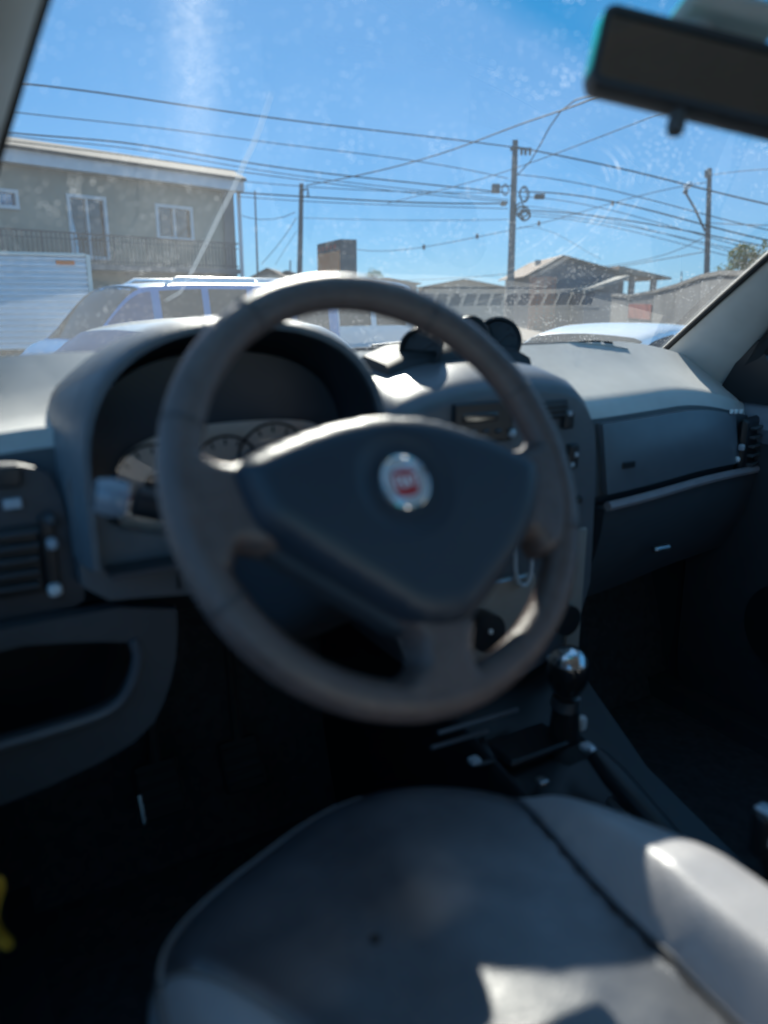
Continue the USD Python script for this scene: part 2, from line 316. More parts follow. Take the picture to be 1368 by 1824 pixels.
def windshield_material():
    p1, p2 = on_ws(340, 0), on_ws(352, 330)                      # sun glint streak, painted as pale speckle into the glass
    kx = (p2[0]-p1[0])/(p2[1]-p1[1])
    c = on_ws(905, 400)                                          # glint arcs on wiper scratches, painted pale into the glass
    b1, b2 = on_ws(905, 0), on_ws(1040, 80); bk = (b2[2]-b1[2])/(b2[0]-b1[0])      # lower edge of the tint band
    n = {'g': ('geometry', {}), 's': ('separate_xyz', {}),
         'big': ('noise_texture', {'scale': 5.0, 'detail': 3.0}), 'bigr': ('map_range', {'from_min': .35, 'from_max': .7, 'to_min': .026, 'to_max': .058, 'clamp': True}),
         # grit
         'vor': ('voronoi_texture', {'scale': 170.0, 'feature': 'f1'}), 'vsz': ('noise_texture', {'scale': 14.0, 'detail': 4.0}),
         'vth': ('map_range', {'from_min': .35, 'from_max': .75, 'to_min': .06, 'to_max': .26, 'clamp': True}),
         'grit': ('math', {'math_type': 'less_than'}), 'gritk': ('math', {'math_type': 'multiply', 'value2': .42}),
         # painted glint streak
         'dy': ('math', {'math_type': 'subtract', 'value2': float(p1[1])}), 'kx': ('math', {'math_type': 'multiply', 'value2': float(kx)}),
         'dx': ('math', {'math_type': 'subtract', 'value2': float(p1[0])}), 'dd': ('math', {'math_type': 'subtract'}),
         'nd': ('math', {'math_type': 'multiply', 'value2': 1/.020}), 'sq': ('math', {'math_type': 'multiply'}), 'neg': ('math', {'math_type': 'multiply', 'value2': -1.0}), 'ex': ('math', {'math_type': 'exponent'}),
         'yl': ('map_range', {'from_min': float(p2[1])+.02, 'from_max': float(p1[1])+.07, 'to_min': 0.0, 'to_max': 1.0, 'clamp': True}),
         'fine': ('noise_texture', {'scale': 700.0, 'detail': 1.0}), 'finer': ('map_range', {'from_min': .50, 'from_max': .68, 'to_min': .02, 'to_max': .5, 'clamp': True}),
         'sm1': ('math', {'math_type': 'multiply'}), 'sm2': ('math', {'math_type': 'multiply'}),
         # painted glint arcs
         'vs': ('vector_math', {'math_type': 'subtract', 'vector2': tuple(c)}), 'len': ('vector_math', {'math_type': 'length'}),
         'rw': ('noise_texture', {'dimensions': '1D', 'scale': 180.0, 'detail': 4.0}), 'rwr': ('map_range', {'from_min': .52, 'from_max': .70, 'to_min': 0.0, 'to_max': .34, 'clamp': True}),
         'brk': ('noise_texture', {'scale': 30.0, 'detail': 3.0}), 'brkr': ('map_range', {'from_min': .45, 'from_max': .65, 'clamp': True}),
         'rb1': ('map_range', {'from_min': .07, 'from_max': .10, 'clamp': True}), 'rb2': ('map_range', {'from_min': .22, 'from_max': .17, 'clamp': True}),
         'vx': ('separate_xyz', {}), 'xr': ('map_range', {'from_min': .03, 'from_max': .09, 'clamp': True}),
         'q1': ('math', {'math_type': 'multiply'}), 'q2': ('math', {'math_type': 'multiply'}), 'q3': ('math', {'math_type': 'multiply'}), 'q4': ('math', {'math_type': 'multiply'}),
         # sum
         'a1': ('math', {'math_type': 'add'}), 'a2': ('math', {'math_type': 'add'}), 'a3': ('math', {'math_type': 'add', 'use_clamp': True}),
         # tint band along the top edge
         'tzx': ('math', {'math_type': 'multiply', 'value2': float(-bk)}), 'tzs': ('math', {'math_type': 'add'}), 'tz': ('map_range', {'from_min': float(b1[2]-bk*b1[0])-.013, 'from_max': float(b1[2]-bk*b1[0])+.004, 'clamp': True}), 'tn': ('noise_texture', {'scale': 8.0}), 'tint': ('rgb_ramp', {'ramp': [(0, (.93, .965, .955)), (1, (.015, .72, .84))]}),
         't': ('transparent_bsdf', {}), 'gl': ('glossy_bsdf', {'color': (1, 1, 1), 'roughness': .0}), 'f': ('fresnel', {'IOR': 1.9}), 'm': ('mix_closure', {}),
         'du': ('translucent_bsdf', {'color': (.80, .82, .80)}), 'df': ('principled_bsdf', {'base_color': (.6, .6, .58), 'roughness': .9}), 'dm': ('mix_closure', {'fac': .3}), 'out': ('mix_closure', {})}
    L = [('g.position', 's.vector'), ('g.position', 'big.vector'), ('big.fac', 'bigr.value'),
         ('g.position', 'vor.vector'), ('g.position', 'vsz.vector'), ('vsz.fac', 'vth.value'), ('vor.distance', 'grit.value1'), ('vth.result', 'grit.value2'), ('grit.value', 'gritk.value1'),
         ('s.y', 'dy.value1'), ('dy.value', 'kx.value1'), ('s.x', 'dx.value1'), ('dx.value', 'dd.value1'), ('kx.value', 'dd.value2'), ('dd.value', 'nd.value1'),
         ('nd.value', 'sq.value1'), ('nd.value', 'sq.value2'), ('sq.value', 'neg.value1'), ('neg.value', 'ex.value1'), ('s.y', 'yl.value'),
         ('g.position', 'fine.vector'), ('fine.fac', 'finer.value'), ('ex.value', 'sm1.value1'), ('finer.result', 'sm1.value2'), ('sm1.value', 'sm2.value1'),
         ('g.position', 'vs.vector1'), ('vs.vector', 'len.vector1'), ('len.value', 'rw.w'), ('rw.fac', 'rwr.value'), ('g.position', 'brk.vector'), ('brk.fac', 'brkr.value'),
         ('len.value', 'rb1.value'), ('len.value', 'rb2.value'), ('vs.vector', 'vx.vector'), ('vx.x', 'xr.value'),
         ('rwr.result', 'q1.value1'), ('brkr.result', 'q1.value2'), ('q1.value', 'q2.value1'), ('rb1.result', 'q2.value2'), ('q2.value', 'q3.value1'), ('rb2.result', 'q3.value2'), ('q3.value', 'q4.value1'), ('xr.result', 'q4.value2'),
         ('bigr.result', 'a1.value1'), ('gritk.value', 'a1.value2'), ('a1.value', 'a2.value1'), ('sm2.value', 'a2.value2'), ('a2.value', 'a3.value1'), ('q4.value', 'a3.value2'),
         ('s.x', 'tzx.value1'), ('tzx.value', 'tzs.value1'), ('s.z', 'tzs.value2'), ('tzs.value', 'tz.value'), ('tz.result', 'tint.fac'), ('tint.color', 't.color'),
         ('f.fac', 'm.fac'), ('t.BSDF', 'm.closure1'), ('gl.BSDF', 'm.closure2'), ('du.BSDF', 'dm.closure1'), ('df.BSDF', 'dm.closure2'),
         ('a3.value', 'out.fac'), ('m.closure', 'out.closure1'), ('dm.closure', 'out.closure2')]
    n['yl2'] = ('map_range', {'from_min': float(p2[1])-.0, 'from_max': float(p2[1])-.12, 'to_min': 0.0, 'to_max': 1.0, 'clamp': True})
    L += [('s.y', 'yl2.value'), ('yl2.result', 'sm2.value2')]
    return usdkit.material(stage, '/World/Looks/windshield_glass', n, L, surface='out.closure')
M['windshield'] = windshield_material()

# ================================================================== THE STREET OUTSIDE
GZ = -1.3
def ground_z(x, y):
    d = np.hypot(x, np.maximum(y, 0)); return GZ - .35*np.clip((d-2.5)/5.0, 0, 1)
def make_ground():
    R = np.concatenate([[0], np.geomspace(1.0, 1400, 60)]); A = np.linspace(0, 2*math.pi, 73)[:-1]
    V = [(0, 0, GZ)]; 
    for r in R[1:]:
        for a in A:
            x, y = r*math.cos(a), r*math.sin(a); V.append((x, y, float(ground_z(x, y)) - .004*max(0, r-60)**.5*0))
    F = []; n = len(A)
    for q in range(n): F.append((0, 1+q, 1+(q+1) % n))
    for i in range(len(R)-2):
        for q in range(n):
            a, b = 1+i*n+q, 1+i*n+(q+1) % n; F += [(a, a+n, b+n), (a, b+n, b)]
    return np.array(V), np.array(F)
obj('ground', make_ground(), M['yard'], kind='structure', smooth=True)
# the street crossing behind the parked cars
def strip(p0, p1, w, dz):
    p0, p1 = np.array(p0, float), np.array(p1, float); d = (p1-p0)/np.linalg.norm(p1-p0); nrm = np.array([-d[1], d[0]]); V, F = [], []
    ks = np.linspace(0, 1, 40)
    for k in ks:
        c = p0+(p1-p0)*k
        for s in (-1, 1):
            q = c+nrm*s*w/2; V.append((q[0], q[1], float(ground_z(q[0], q[1]))+dz))
    for i in range(39): F += [(2*i, 2*i+2, 2*i+3), (2*i, 2*i+3, 2*i+1)]
    return np.array(V), np.array(F)[:, ::-1]
obj('road', strip((-40, 30), (90, 6), 8.0, .004), M['asphalt'], kind='structure')

# low hills far off, behind the roofs
def make_hills():
    V, F = [], []; n = 80
    for i in range(n):
        a = math.radians(-60+170*i/(n-1)); x, y = math.sin(a), math.cos(a)
        h = 1.5+3.0*float(meshkit.fbm(np.array([i*.21, 3.3, 0]), 4, 5))
        for k, (r, z) in enumerate(((260, GZ-2), (330, GZ+h*.7), (420, GZ+h), (520, GZ-2))):
            V.append((x*r, y*r, z))
    for i in range(n-1):
        for k in range(3):
            q = i*4+k; F += [(q, q+1, q+5), (q, q+5, q+4)]
    return np.array(V), np.array(F)
obj('hills', make_hills(), M['hill'], kind='structure', smooth=True)

# ---------------------------------------------------------------- left house with balcony
def wall_frame(pxa, pya, ta, pxb, pyb, tb):
    A, B = Q(pxa, pya, t=ta), Q(pxb, pyb, t=tb)
    e = B-A; e[2] = 0; e /= np.linalg.norm(e); n = np.array([e[1], -e[0], 0.0])
    if np.dot(n, CAM-A) < 0: n = -n
    return A, B, e, n
def house_left():
    A, B, e, n = wall_frame(0, 300, 26.0, 412, 335, 33.0)
    zg = GZ-.35; Z = np.array([0, 0, 1.0])
    L = np.dot(B-A, e); o = np.array([A[0], A[1], 0.0])
    def uv(px, py):
        p = QP(px, py, A, n); return np.dot(p-o, e), p[2]
    h = thing('balcony_house', 'beige two-storey house with a balcony, glass door and white eave fascia', 'house', (o[0], o[1], zg))
    top = uv(412, 336)[1]; topL = uv(0, 298)[1]; top = (top+topL)/2
    x0, x1 = -9.0, L
    wins = []
    for (a, b, c, d) in ((-40, 333, 33, 372), (118, 346, 196, 462), (276, 364, 344, 429)):
        u0, z1 = uv(a, b); u1, z0 = uv(c, d); wins.append((u0, z0, u1, z1))
    _, z0r = uv(300, 470); zb = min(wins[1][1], uv(120, 470)[1])       # balcony floor
    # wall with openings
    poly = Polygon([(x0, zg), (x1, zg), (x1, top), (x0, top)], [[(u0, z0), (u1, z0), (u1, z1), (u0, z1)] for (u0, z0, u1, z1) in wins])
    obj('wall', extrude(poly, .2, o - n*.2, e, Z, n), M['wall_beige'], h, smooth=False)
    depth = 9.0
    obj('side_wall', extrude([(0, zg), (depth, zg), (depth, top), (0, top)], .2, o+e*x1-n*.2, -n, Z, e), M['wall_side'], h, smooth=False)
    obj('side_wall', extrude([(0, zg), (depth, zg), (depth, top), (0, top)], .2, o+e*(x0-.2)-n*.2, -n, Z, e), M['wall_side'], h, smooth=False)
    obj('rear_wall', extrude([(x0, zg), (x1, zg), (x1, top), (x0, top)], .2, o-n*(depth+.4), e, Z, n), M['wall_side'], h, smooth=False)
    def bx(u0, u1, z0, z1, d0, d1):                                     # box in wall coordinates, d outwards from the wall face
        return extrude([(u0, z0), (u1, z0), (u1, z1), (u0, z1)], d1-d0, o+n*d0, e, Z, n)
    obj('column', bx(x1-.55, x1+.02, zg, top, .004, .10), M['wall_side'], h, smooth=False)
    obj('fascia', bx(x0-.5, x1+.3, top+.02, top+.42, .25, .50), M['fascia'], h, smooth=False)
    obj('soffit', bx(x0-.5, x1+.3, top, top+.018, -depth, .49), M['fascia'], h, smooth=False)
    obj('roof', fr(loft([np.array([(0, .0, 0), (.62, 0, 0), (.62, .09, 0), (-.3, .5, 0), (-depth-.4, .6, 0), (-depth-.4, 0, 0)])*[1, 1, 1]+[0, top+.43, x0-.55],
                         np.array([(0, .0, 0), (.62, 0, 0), (.62, .09, 0), (-.3, .5, 0), (-depth-.4, .6, 0), (-depth-.4, 0, 0)])+[0, top+.43, x1+.35]]), o, n, Z, e), M['rooftile'], h, smooth=False)
    obj('downpipe', tube([o+e*(x1+.28)+n*.12+Z*zg, o+e*(x1+.28)+n*.12+Z*(top+.05)], .09, 8), M['fascia'], h)
    for k, (u0, z0, u1, z1) in enumerate(wins):
        fw = .09
        f = extrude(Polygon([(u0-.03, z0-.03), (u1+.03, z0-.03), (u1+.03, z1+.03), (u0-.03, z1+.03)], [[(u0+fw, z0+fw), (u1-fw, z0+fw), (u1-fw, z1-fw), (u0+fw, z1-fw)]]), .06, o+n*.004, e, Z, n)
        nm = 'glass_door' if k == 1 else 'window'
        w = obj(nm, f, M['frame_white'], h, smooth=False)
        mid = (u0+u1)/2
        for a, b in ((u0+fw, mid-.03), (mid+.03, u1-fw)):
            obj('pane', bx(a, b, z0+fw, z1-fw, -.10, -.085), M['pane_glass'], w, smooth=False)
        obj('mullion', bx(mid-.03, mid+.03, z0+fw, z1-fw, -.11, .03), M['frame_white'], w, smooth=False)
        us = np.linspace(u0, u1, 40)
        obj('curtain', grid(lambda u, v: o+e*u+Z*v-n*(.20+.03*math.sin(u*28)), us, [z0, z1]), M['curtain'], w, smooth=True)
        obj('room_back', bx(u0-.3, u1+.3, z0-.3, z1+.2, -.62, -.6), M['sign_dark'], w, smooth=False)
    # balcony slab and railing
    s = obj('balcony_slab', bx(x0, x1-.6, zb-.22, zb-.02, .006, 1.1), M['wall_side'], h, smooth=False)
    zt = zb+1.0
    r = obj('railing', cat_(bx(x0, x1-.6, zt-.03, zt+.03, 1.0, 1.06), bx(x0, x1-.6, zb+.06, zb+.10, 1.01, 1.05), bx(x0, x1-.6, zt-.22, zt-.19, 1.01, 1.05)), M['railing'], h, smooth=False)
    k = 0; u = x0+.15
    while u < x1-.65:
        thick = .03 if k % 8 == 0 else .012
        obj('baluster', bx(u-thick, u+thick, zb-.02, zt-.03, 1.015, 1.045), M['railing'], r, smooth=False)
        u += .17; k += 1
    # roller shutters below
    for (a, b) in ((x0+1.0, x0+5.0), (x0+6.0, x0+10.0), (x1-5.4, x1-.9)):
        sh = obj('roller_shutter', bx(a, b, zg+2.75, zg+2.85, .003, .05), M['shutter'], h, smooth=False)
        for q in range(22):
            obj('slat', bx(a, b, zg+.05+q*.122, zg+.05+q*.122+.112, .004, .02+.012*(q % 2)), M['shutter'], sh, smooth=False)
    return o, e, n, x1
HL = house_left()

# ---------------------------------------------------------------- vehicles
def make_car(name, label, px, py, t, heading, L, W, H, paint, glass, style='hatch', group=None, rack=False):
    p = Q(px, py, t=t); gz = float(ground_z(p[0], p[1])); base = (p[0], p[1], gz)
    c = thing(name, label, 'van' if style == 'van' else 'car', base, group, rotz=heading)
    w = W/2
    if style == 'van':      # x fraction, belt, roof, halfwidth at belt, halfwidth at roof
        S = [(-.50, .95, .95, .90, .86), (-.497, 1.05, 1.55, .96, .84), (-.47, 1.10, H-.06, .98, .84), (-.3, 1.10, H, 1, .86), (0, 1.10, H, 1, .86), (.15, 1.10, H-.02, 1, .85), (.22, 1.10, H-.05, 1, .84), (.40, 1.08, 1.10, .98, .86), (.48, .86, .90, .92, .80), (.50, .60, .62, .85, .78)]
        cowl, roofs, back0, back1 = 7, 6, 1, 2
    else:
        S = [(-.50, .70, .72, .86, .80), (-.49, .92, .94, .94, .80), (-.47, .95, .99, .95, .80), (-.36, .96, H-.07, .98, .68), (-.2, .95, H-.01, 1, .70), (-.05, .94, H, 1, .71), (.06, .93, H-.03, 1, .70), (.12, .92, H-.07, 1, .69), (.28, .90, .94, .98, .74), (.40, .83, .86, .95, .7), (.48, .68, .70, .88, .7), (.50, .45, .47, .82, .7)]
        cowl, roofs, back0, back1 = 8, 7, 2, 3
    def ring(s):
        x, zb, zr, wb, wr = s; x *= L; wb *= w; wr *= w
        h = [(wb*.90, .22), (wb*.985, .30), (wb, .5), (wb*.995, zb-.12), (wb*.965, zb), (wb*.965+(wr-wb*.965)*.5, zb+(zr-zb)*.55), (wr, zr-.045*min(1, (zr-zb)*4)), (wr*.80, zr-.006), (wr*.4, zr+.012)]
        pts = [(x, a, b) for a, b in h] + [(x, 0, zr+.018)] + [(x, -a, b) for a, b in h[::-1]]
        return np.array(pts)
    rings = [ring(s) for s in S]
    xs = np.array([s[0]*L for s in S])
    fine = np.unique(np.concatenate([np.linspace(xs[0], xs[-1], 44), xs]))
    RR = np.array(rings)
    from scipy.interpolate import PchipInterpolator
    f = PchipInterpolator(xs, RR, axis=0)
    body = loft([f(x) for x in fine])
    obj('body', (body[0], body[1][:, ::-1]), paint, c, smooth=40, local=True)
    def surf(x, k, off=.008):                                         # point k (fractional index) on the ring at x, moved outwards
        r = f(x); i = int(min(max(math.floor(k), 0), 17)); q = r[i]+(r[i+1]-r[i])*(k-i)
        cen = np.array([x, 0, .6]); d = q-cen; d[0] = 0; d /= np.linalg.norm(d)+1e-9
        return q+d*off
    def panel(nm, xa, xb, ka, kb, m, slope=0.0, nx=8, nk=4):
        def fn(u, v):
            k = ka+(kb-ka)*v; x = xa+(xb-xa)*u
            if slope: x = xa+slope*v + (xb-xa-slope*v)*u
            return surf(x, k)
        g = grid(fn, np.linspace(0, 1, nx), np.linspace(0, 1, nk)); 
        return obj(nm, cat_(g, (g[0], g[1][:, ::-1])), m, c, smooth=True, local=True)
    roof_x, cowl_x = S[roofs][0]*L, S[cowl][0]*L
    for side in (0, 1):
        K = (lambda k: k) if side == 0 else (lambda k: 18-k)
        a, b = K(4.15), K(5.85)
        if style == 'van':
            panel('side_window', .20*L, .335*L, a, b, M['car_glass_sky'], nx=8)
            q = np.linspace(-.46, .185, 5)
            for i in range(4): panel('side_window', (q[i]+.012)*L, (q[i+1]-.012)*L, a, b, glass)
        else:
            panel('side_window', -.005*L, .125*L+.3, a, b, glass)
            panel('side_window', -.20*L, -.02*L, a, b, glass)
            panel('rear_quarter_window', -.335*L, -.225*L, a, K(5.6), glass)
    # windscreen and rear screen as sheets across the top of the ring
    panel('windscreen', cowl_x-.03, roof_x+.05, 6.3, 11.7, glass, nx=6, nk=9)
    panel('rear_screen', S[back0][0]*L+.04 if style != 'van' else S[back0][0]*L+.02, S[back1][0]*L-.02, 6.3, 11.7, glass, nx=6, nk=9)
    for s in (-1, 1):
        for x in (-.31*L, .32*L):
            tr = trimesh.creation.torus(.235, .085, 28, 12); v, ff = cat_(tr); T = np.array([[1, 0, 0], [0, 0, 1], [0, 1, 0]])
            ww = obj('wheel', (v@T+[x, s*(w-.10), .31], ff[:, ::-1]), M['tyre'], c, local=True)
            d = trimesh.creation.cylinder(.2, .08, sections=24); v2, f2 = cat_(d)
            obj('rim', (v2@T+[x, s*(w-.08), .31], f2[:, ::-1]), M['rim'], ww, local=True)
        obj('headlight', rbox(.16, .34, .15, .05, (.478*L, s*w*.68, .66)), M['lamp_clear'], c, local=True)
        obj('tail_light', rbox(.08, .16, .26, .03, (-.492*L, s*w*.80, .80)), M['lamp_red'], c, local=True)
        obj('door_mirror', rbox(.12, .20, .14, .045, (.20*L, s*(w+.10), 1.0)), paint, c, local=True)
        obj('door_handle', rbox(.16, .03, .03, .01, (.02*L, s*(w+.008), .80)), paint, c, local=True)
        if rack:
            obj('roof_rail', tube([(-.40*L, s*w*.74, H-.03), (-.36*L, s*w*.74, H+.06), (.1*L, s*w*.74, H+.06), (.14*L, s*w*.74, H-.03)], .02, 8), M['white_paint'], c, local=True)
    return c
def heading_from(px_a, t_a, px_b, t_b, py=540):
    a, b = Q(px_a, py, t=t_a), Q(px_b, py, t=t_b); d = b-a; return math.atan2(d[1], d[0])
hd_left = heading_from(420, 11.5, 60, 9.6)
make_car('parked_van', 'blue van with white roof rails parked side-on before the house, facing left', 330, 540, 11.2, hd_left, 4.5, 1.75, 1.86, M['blue_paint'], M['car_glass'], 'van', rack=True)
make_car('parked_van', 'white-roofed van with dark side windows parked behind the blue van', 500, 540, 14.0, heading_from(600, 15.0, 300, 13.2), 4.9, 1.8, 1.98, M['white_paint'], M['car_glass'], 'van')
make_car('parked_car', 'silver hatchback parked close beyond the bonnet, left of the steering wheel', 300, 560, 6.4, heading_from(420, 7.0, 150, 5.8), 3.9, 1.65, 1.42, M['silver_paint'], M['car_glass_sky'], 'hatch')
make_car('parked_car', 'white car parked on the right with sun on its roof', 1085, 600, 7.4, math.radians(200), 4.0, 1.66, 1.40, M['white_paint'], M['car_glass'], 'hatch')

# truck with a ribbed white box body
def truck():
    hd = heading_from(168, 14.5, -200, 13.0); B = Q(168, 560, t=14.5); gz = float(ground_z(B[0], B[1]))
    ztop = Q(168, 458, t=14.5)[2]-gz
    c = thing('box_truck', 'truck with a ribbed white box body at the left edge', 'truck', (B[0], B[1], gz), rotz=hd)
    L, W = 6.5, 2.2; z0 = .75
    obj('cargo_box', box((.06, -W, z0), (L, -.03, ztop)), M['ribbed'], c, smooth=False, local=True)
    n = 16; hgt = (ztop-z0)/n
    for k in range(n):
        zc = z0+k*hgt
        obj('side_rib', loft([np.array([(x, 0-.03, zc+.01), (x, .02, zc+.03), (x, .02, zc+hgt*.62), (x, -.03, zc+hgt*.80)]) for x in (.06, L)]), M['ribbed'], c, smooth=False, local=True)
    obj('corner_post', box((-.02, -W-.02, z0), (.055, .03, ztop+.03)), M['silver_paint'], c, smooth=False, local=True)
    obj('top_rail', box((.06, -.03, ztop+.002), (L, .03, ztop+.05)), M['silver_paint'], c, smooth=False, local=True)
    obj('marker_lamp', rbox(.32, .02, .07, .008, (.42, .035, ztop-.12)), M['lamp_orange'], c, local=True)
    obj('chassis', box((.2, -W+.4, .5), (L+1.8, -.5, .72)), M['railing'], c, smooth=False, local=True)
    cab = [np.array([(x, -W+.1, .5), (x, -.1, .5), (x, -.08, 1.3), (x, -.22, zt), (x, -W+.22, zt), (x, -W+.08, 1.3)]) for x, zt in ((L+.15, 2.3), (L+1.1, 2.3), (L+1.75, 1.5), (L+1.9, 1.2))]
    obj('cab', loft(cab), M['white_paint'], c, smooth=False, local=True)
    obj('cab_window', box((L+.35, -.16, 1.40), (L+1.15, -.135, 2.0)), M['car_glass'], c, smooth=False, local=True)
    for x in (1.2, L+1.0):
        for y in (-.25, -W+.25):
            tr = trimesh.creation.torus(.30, .13, 24, 10); v, ff = cat_(tr); T = np.array([[1, 0, 0], [0, 0, 1], [0, 1, 0]])
            ww = obj('wheel', (v@T+[x, y, .43], ff[:, ::-1]), M['tyre'], c, local=True)
            v2, f2 = cat_(trimesh.creation.cylinder(.24, .16, sections=20)); obj('rim', (v2@T+[x, y, .43], f2[:, ::-1]), M['rim'], ww, local=True)
truck()

# ---------------------------------------------------------------- sign on a post
def sign_box():
    t = 27.0
    a0, a1 = Q(565, 436, t=t+2.6), Q(606, 425, t=t); b0 = Q(565, 492, t=t)
    zt, zb = (a0[2]+a1[2])/2, b0[2]-.1
    e = a1-a0; e[2] = 0; Lf = np.linalg.norm(e); e /= Lf; side = np.array([e[1], -e[0], 0]);
    if np.dot(side, RT) < 0: side = -side
    Z = np.array([0, 0, 1.0]); n = -side
    o = np.array([a0[0], a0[1], 0]); gz = GZ-.35
    wd = .38
    c = thing('sign_box', 'square roadside sign box with an orange printed face and a dark edge', 'sign', (o[0], o[1], gz))
    face_n = np.cross(e, Z)
    if np.dot(face_n, CAM-a0) < 0: face_n = -face_n
    def bx(u0, u1, z0, z1, d0, d1):
        return extrude([(u0, z0), (u1, z0), (u1, z1), (u0, z1)], d1-d0, o+face_n*d0, e, Z, face_n)
    H = zt-zb
    obj('case', bx(0, Lf, zb, zt, -wd*1.6, 0), M['sign_side'], c, smooth=False)
    obj('print_panel', bx(.05, Lf-.05, zb+H*.22, zb+H*.72, .003, .02), M['sign_orange'], c, smooth=False, label='orange band of the printed face')
    obj('print_panel', bx(.05, Lf-.05, zb+H*.724, zt-.05, .003, .02), M['sign_dark'], c, smooth=False, label='dark top band of the printed face')
    obj('print_panel', bx(.05, Lf-.05, zb+.05, zb+H*.216, .003, .02), M['sign_pale'], c, smooth=False, label='pale lower band of the printed face')
    for q in range(5):
        obj('print_block', bx(.2+q*Lf*.17, .2+q*Lf*.17+Lf*.10, zb+H*.78, zb+H*.90, .022, .026), M['red_paint'], c, smooth=False)
    obj('post', tube([o+e*Lf*.5-face_n*wd*.8+Z*gz, o+e*Lf*.5-face_n*wd*.8+Z*zb], .18, 10), M['railing'], c)
sign_box()

# ---------------------------------------------------------------- houses on the right and roofs in the distance
def gable_house(name, label, pxl, pxr, py_eave, py_ridge, t, depth=9.0, walls=None, roofm=None, turn=0.0, over=.5, pxm=None):
    A, B = Q(pxl, py_eave, t=t), Q(pxr, py_eave, t=t)
    e = B-A; e[2] = 0; W = np.linalg.norm(e); e /= W
    c, s = math.cos(turn), math.sin(turn); e = np.array([e[0]*c-e[1]*s, e[0]*s+e[1]*c, 0]); n = np.array([e[1], -e[0], 0])
    if np.dot(n, CAM-A) < 0: n = -n
    Z = np.array([0, 0, 1.0]); gz = GZ-.4; ze = A[2]; rise = Q(pxl, py_ridge, t=t)[2]-ze; o = np.array([A[0], A[1], 0])
    h = thing(name, label, 'house', (o[0], o[1], gz))
    rk = .5 if pxm is None else (pxm-pxl)/(pxr-pxl)
    obj('wall', extrude([(0, gz), (W, gz), (W, ze), (W*rk, ze+rise), (0, ze)], depth, o-n*depth, e, Z, n), walls, h, smooth=False)
    for sgn, (u0, u1) in enumerate(((W*rk, -over), (W*rk, W+over))):
        z0, z1 = ze+rise+.02, ze+rise-(rise/(W*(rk if sgn == 0 else 1-rk)))*(abs(u1-u0))+.02
        k = 10
        for q in range(k):
            ua, ub = u0+(u1-u0)*q/k, u0+(u1-u0)*(q+1.12)/k; za, zb = z0+(z1-z0)*q/k+.0, z0+(z1-z0)*(q+1.12)/k+.03
            obj('roof_course', loft([np.array([(ua, za, d), (ub, zb, d), (ub, zb+.07, d), (ua, za+.07, d)]) for d in (-depth-over, over)] , True, True) if False else
                fr(loft([np.array([(ua, za, d), (ub, zb, d), (ub, zb+.07, d), (ua, za+.07, d)]) for d in (-depth-over, over)]), o, e, Z, n), roofm, h, smooth=False)
    return h, o, e, n, W, ze, rise, gz
def right_house():
    t = 42.0
    h, o, e, n, W, ze, rise, gz = gable_house('gable_house', 'dark cement gabled house with a brick corner and an open porch', 945, 1108, 488, 458, t, 9.0, M['house_grey'], M['far_tile'], over=.4, pxm=998)
    Z = np.array([0, 0, 1.0])
    def bx(u0, u1, z0, z1, d0, d1): return extrude([(u0, z0), (u1, z0), (u1, z1), (u0, z1)], d1-d0, o+n*d0, e, Z, n)
    k = t/1370
    obj('brick_wall', bx(-.02, 45*k, gz, ze-.15, .006, .25), M['brick_red'], h, smooth=False)
    obj('chimney', bx(25*k, 34*k, ze, ze+rise*.95, -3.0, -2.6), M['house_grey'], h, smooth=False)
    # porch roof going on to the right over two posts
    x0, x1 = W-.3, 247*k
    obj('porch_roof', fr(loft([np.array([(x0, ze+.0, d), (x1, Q(1190, 498, t=t)[2], d), (x1, Q(1190, 498, t=t)[2]+.1, d), (x0, ze+.42, d)]) for d in (-6.0, .4)]), o, e, Z, n), M['far_tile'], h, smooth=False)
    zf = Q(1120, 524, t=t)[2]
    for u in (163, 183, 222):
        obj('porch_post', bx(u*k-.14, u*k+.14, zf, ze-.05 if u < 200 else ze-.2, -.3, 0), M['house_grey'], h, smooth=False)
    obj('porch_floor', bx(W, x1-.5, gz, zf, -6, .1), M['house_grey'], h, smooth=False)
    pn = bx(70*k, 74*k, gz, zf+.5, .3, 4.0)
    obj('lean_to_roof', fr(loft([np.array([(70*k, zf+.05, d), (142*k, zf+.75, d), (142*k, zf+.9, d), (70*k, zf+.2, d)]) for d in (.3, 3.5)]), o, e, Z, n), M['far_tile_grey'], h, smooth=False)
    obj('lean_to_wall', bx(72*k, 140*k, gz, zf+.03, .3, 3.3), M['house_grey'], h, smooth=False)
right_house()
gable_house('low_house', 'low house with a flat brown gable between steering wheel and tall pole', 752, 900, 513, 499, 60, 8, M['far_wall'], M['far_tile_grey'], over=.6)
gable_house('low_house', 'pale low house with reddish roof just right of the tall pole', 905, 962, 517, 508, 70, 8, M['far_wall'], M['far_tile'])
gable_house('low_house', 'small brown-roofed house beside the big house, behind the thin pole', 455, 500, 491, 479, 75, 8, M['far_wall'], M['far_tile'])
gable_house('low_house', 'small roof showing between the thin pole and the thick pole', 494, 530, 492, 483, 80, 8, M['far_wall'], M['far_tile_grey'])
gable_house('low_house', 'distant low house right of the orange sign box', 640, 742, 505, 497, 85, 8, M['far_wall'], M['far_tile'])

